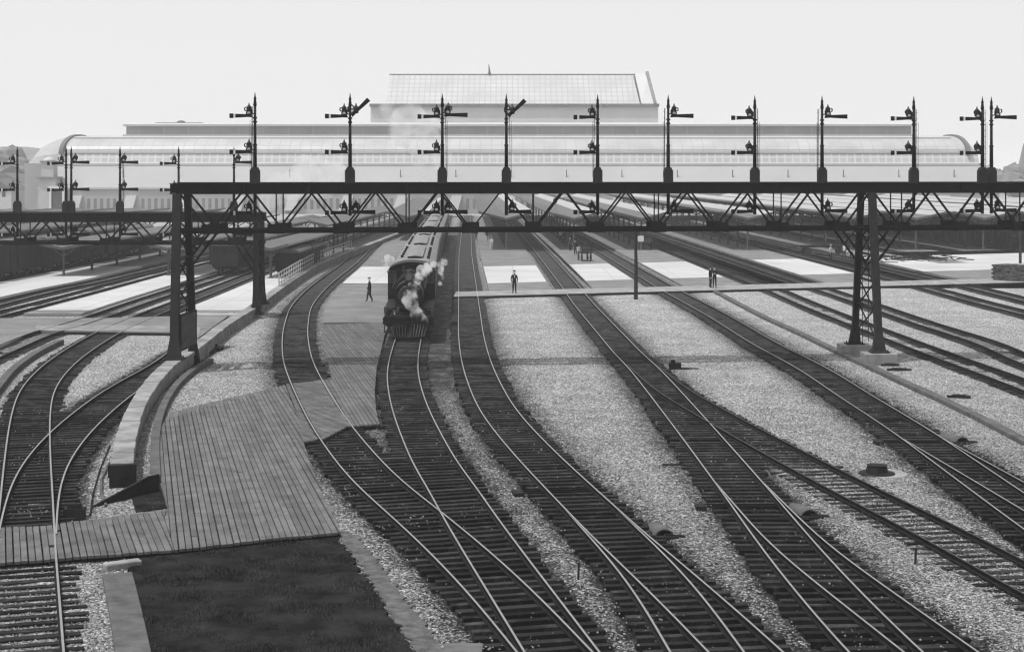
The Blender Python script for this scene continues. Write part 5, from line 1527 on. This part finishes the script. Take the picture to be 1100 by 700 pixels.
person(552.5, 315.2, "man in dark suit with pale shirt front standing alone on the walkway", "stand", M_suit, M_suit, R(5), .2, "bowler", 1.78, shirt=True)
person(763.2, 308.8, "left one of two dark suited men standing together on the walkway, slimmer", "stand", M_suit, M_suit, R(60), .2, "none", 1.75)
person(767.6, 309.3, "right one of two dark suited men standing together on the walkway, arm raised to chest", "arm", M_suit, M_suit, R(-20), .2, "bowler", 1.78)
G = "passengers on the platforms"
person(511.5, 258.5, "passenger in dark dress clothes on the platform right of the train, nearest the train", "stand", M_overall, M_overall, 0, .2, "bowler", 1.7, group=G)
person(523, 260, "passenger in grey on the platform right of the train, middle of three", "walk", M_overall, M_pale, R(30), .2, "bowler", 1.7, group=G)
person(528, 268.5, "passenger in pale clothes on the platform right of the train, nearest the camera", "walk", M_pale, M_pale, R(-20), .2, "straw", 1.68, group=G)
person(602, 259.5, "person in pale shirt standing behind the loaded baggage cart", "stand", M_pale, M_overall, 0, .2, "straw", 1.7, group=G)
person(606, 261.5, "person in dark clothes beside the one in pale shirt behind the baggage cart", "arm", M_overall, M_overall, R(40), .2, "cap", 1.72, group=G)
person(599, 256.5, "farthest person of the row behind the loaded baggage cart", "stand", M_suit, M_suit, 0, .2, "bowler", 1.72, group=G)
person(612.5, 269.5, "porter pushing at the far end of the loaded baggage cart", "walk", M_overall, M_suit, R(10), .2, "cap", 1.74, group=G)
person(618, 273.5, "porter in dark clothes standing close beside the loaded baggage cart", "stand", M_suit, M_suit, R(-30), .2, "cap", 1.74, group=G)
G = "workmen left of the right tower"
person(892.5, 279.5, "workman in pale shirt standing in front of the flat trolley", "stand", M_pale, M_overall, R(40), .0, "straw", 1.72, group=G)
person(907, 277.5, "workman walking at the right end of the flat trolley, pale shirt", "walk", M_pale, M_suit, R(-60), .0, "straw", 1.72, group=G)
person(915, 280, "workman bending down just left of the right tower", "bend", M_pale, M_overall, R(-50), .0, "cap", 1.72, group=G)
person(886, 262, "man in pale clothes far behind the flat trolley", "stand", M_pale, M_pale, 0, .2, "straw", 1.7, group=G)
person(596.3, 226.8, "workman in dark coat and pale trousers standing on a canopy roof", "stand", M_suit, M_pale, R(20), 4.98, "cap", 1.75, d=214)

# ------------------------------------------------------------------ loose ballast stones in the foreground
rg = np.random.default_rng(11)
N = 110000
Yq = 33+ (rg.random(N)**1.25)*34; Xq = (rg.random(N)-.5)*2*(Yq*.335+.5)
Dq = dirt_fn(Xq, Yq)
keep = Dq-.7*((rg.random(N) < .14) & (np.sin(Xq*1.3+np.sin(Yq*.5)*2)*np.sin(Yq*.9+Xq*.4) > .55))-.7*(rg.random(N) < .010)+rg.normal(0, .15, N) < .33
polys = [deck_a, deck_c, W([(362,572),(372,571.5),(384,575),(478,700),(540,775),(484,775),(445,700),(400,628)], .02), W([(136,603),(180,594),(300,581),(362,575),(400,630),(444,700),(490,775),(170,775),(152,668)], .05)]
for pg in polys:
    a = np.zeros(N, bool); n = len(pg)
    for i in range(n):
        x1, y1 = pg[i]; x2, y2 = pg[(i+1) % n]
        with np.errstate(divide='ignore', invalid='ignore'):
            hit = ((y1 > Yq) != (y2 > Yq)) & (Xq < (x2-x1)*(Yq-y1)/(y2-y1)+x1)
        a ^= hit
    keep &= ~(a & (rg.random(N) > (0 if pg in (deck_a, deck_c) else .10)))
Dsel = Dq[keep]; Xq, Yq = Xq[keep], Yq[keep]; n = len(Xq)
base = np.array([(1,0,0),(0,1,0),(-1,0,0),(0,-1,0),(0,0,.8),(0,0,-.8)])
tri = np.array([(0,1,4),(1,2,4),(2,3,4),(3,0,4),(1,0,5),(2,1,5),(3,2,5),(0,3,5)])
sc = rg.uniform(.014, .034, n)
vv = base[None]*sc[:,None,None]*rg.uniform(.6, 1.3, (n,6,3))
an = rg.uniform(0, 6.28, n); ca, sa = np.cos(an), np.sin(an)
vx = vv[...,0]*ca[:,None]-vv[...,1]*sa[:,None]; vy = vv[...,0]*sa[:,None]+vv[...,1]*ca[:,None]
vs = np.stack([vx+Xq[:,None], vy+Yq[:,None], vv[...,2]+sc[:,None]*.35+(.05*(Dsel > .5))[:,None]], -1).reshape(-1, 3)
fs = (tri[None]+np.arange(n)[:,None,None]*6).reshape(-1, 3)
me = bpy.data.meshes.new("loose_gravel"); me.vertices.add(len(vs)); me.vertices.foreach_set("co", vs.astype(np.float32).ravel())
me.loops.add(fs.size); me.loops.foreach_set("vertex_index", fs.astype(np.int32).ravel())
me.polygons.add(len(fs)); me.polygons.foreach_set("loop_start", np.arange(0, fs.size, 3, dtype=np.int32)); me.polygons.foreach_set("loop_total", np.full(len(fs), 3, np.int32))
me.update(calc_edges=True); me.materials.append(grey("loose_stone", .22, .95, .1, 3, island=.62))
tag(bpy.data.objects.new("loose_gravel", me), kind="stuff"); COL.objects.link(bpy.data.objects["loose_gravel"])

# short turf blades over the dark plot
N = 60000
poly = W([(138,604),(180,595),(300,582),(361,576),(398,630),(442,700),(485,770),(172,770),(154,668)], .05)
Yq = rg.uniform(min(p[1] for p in poly), max(p[1] for p in poly), N); Xq = rg.uniform(min(p[0] for p in poly), max(p[0] for p in poly), N)
a = np.zeros(N, bool); m = len(poly)
for i in range(m):
    x1, y1 = poly[i]; x2, y2 = poly[(i+1) % m]
    with np.errstate(divide='ignore', invalid='ignore'): a ^= ((y1 > Yq) != (y2 > Yq)) & (Xq < (x2-x1)*(Yq-y1)/(y2-y1)+x1)
Xq, Yq = Xq[a], Yq[a]; n = len(Xq)
an = rg.uniform(0, 6.28, n); hgt = rg.uniform(.015, .07, n)*np.clip(1+1.2*np.sin(Xq*1.9+np.sin(Yq*1.1)*1.5)*np.sin(Yq*2.7+Xq), .2, 2); wd = rg.uniform(.006, .014, n); Xq = Xq+rg.normal(0,.06,n); le = rg.uniform(-.04, .04, (n, 2))
vs = np.zeros((n,3,3)); vs[:,0] = np.c_[Xq-wd*np.cos(an), Yq-wd*np.sin(an), np.full(n,.045)]; vs[:,1] = np.c_[Xq+wd*np.cos(an), Yq+wd*np.sin(an), np.full(n,.045)]; vs[:,2] = np.c_[Xq+le[:,0], Yq+le[:,1], .05+hgt]
me = bpy.data.meshes.new("turf"); me.from_pydata(vs.reshape(-1,3).tolist(), [], np.arange(n*3).reshape(-1,3).tolist()); me.materials.append(grey("turf_blades", .034, .95, .95, .9, island=.7))
o = bpy.data.objects.new("turf", me); COL.objects.link(o); tag(o, kind="stuff")

# ------------------------------------------------------------------ steam and haze
def vol_mat(name, dens, scale, lo=.45, hi=.7, col=.95, fall=1.0):
    m = bpy.data.materials.new(name); m.use_nodes = True; n = m.node_tree; L = n.links
    n.nodes.remove(n.nodes["Principled BSDF"])
    v = n.nodes.new("ShaderNodeVolumePrincipled"); v.inputs["Color"].default_value = (col,col,col,1); v.inputs["Anisotropy"].default_value = .1
    L.new(v.outputs[0], n.nodes["Material Output"].inputs["Volume"])
    if scale is None: v.inputs["Density"].default_value = dens; return m
    tc = n.nodes.new("ShaderNodeTexCoord"); ns = n.nodes.new("ShaderNodeTexNoise"); ns.inputs["Scale"].default_value = scale; ns.inputs["Detail"].default_value = 4; ns.inputs["Distortion"].default_value = .4
    L.new(tc.outputs["Object"], ns.inputs["Vector"])
    mr = n.nodes.new("ShaderNodeMapRange"); mr.inputs["From Min"].default_value = lo; mr.inputs["From Max"].default_value = hi; mr.inputs["To Max"].default_value = dens
    L.new(ns.outputs["Fac"], mr.inputs["Value"])
    L.new(mr.outputs[0], v.inputs["Density"]); return m
def steam(name, pts, mat, label, n=14, seed=1):
    """a chain of overlapping lumps fused into one closed skin (remeshed), filled with vapour"""
    rr = random.Random(seed); b = MB()
    P_ = [Vector(p[:3]) for p in pts]; Rr = [p[3] for p in pts]
    for i in range(len(P_)-1):
        for k in range(n):
            t = k/n; c = P_[i].lerp(P_[i+1], t); r_ = Rr[i]+(Rr[i+1]-Rr[i])*t
            b.ball(c+Vector((rr.uniform(-1,1),rr.uniform(-1,1),rr.uniform(-1,1)))*r_*.45, r_*rr.uniform(.5,.85), 10)
    o = raw(name, b.v, b.f, mat)
    rm = o.modifiers.new("fuse", 'REMESH'); rm.mode = 'VOXEL'; rm.voxel_size = max(.06, min(Rr)*.28)
    tag(o, label, "steam", kind="stuff"); return o
lc_ = loco.location; lm = loco.matrix_basis
def lp(x, y, z, r): q = lm @ Vector((x, y, z)); return (q.x, q.y, q.z, r)
M_st = vol_mat("steam_vapour", 6.0, 1.8, .46, .74)
M_pl = vol_mat("smoke_plume", .55, .20, .50, .74)
steam("steam", [lp(1.0,.8,1.1,.25), lp(.35,1.0,1.5,.38), lp(.0,1.2,2.3,.42), lp(.35,1.8,3.1,.42), lp(.9,4.0,3.8,.45), lp(1.4,8.5,3.9,.4)], M_st, "white steam curling up over the locomotive's boiler front", 12, 2)
steam("steam", [lp(1.8,9,2.6,.2), lp(1.9,13,3.2,.32), lp(2.0,18,3.9,.42)], M_st, "wisp of steam trailing along the right side of the train", 8, 5)
steam("steam", [lp(-1.4,6.5,3.7,.2), lp(-1.7,8.8,4.2,.3), lp(-1.2,10,4.3,.3)], M_st, "small puff of steam above the cab's left corner", 8, 8)
steam("smoke", [(PD(482,255),255,7.5,1.6),(PD(466,258),258,11,3.6),(PD(446,262),262,16,4.6),(PD(430,266),266,22,3.2)], M_pl, "pale smoke drifting up in front of the concourse left of the hall", 8, 3)
steam("smoke", [(PD(292,235),235,5.5,2.2),(PD(310,240),240,8,3.8),(PD(340,250),250,9.5,4.0),(PD(372,262),262,9,2.5)], M_pl, "pale smoke low behind the left end of the near bridge", 8, 4)
b = MB(); b.box(-2500, 2500, -100, 3500, -2.5, 48)
hz = b.build("haze", vol_mat("haze_air", HAZE, None, col=1.0)); tag(hz, kind="stuff")
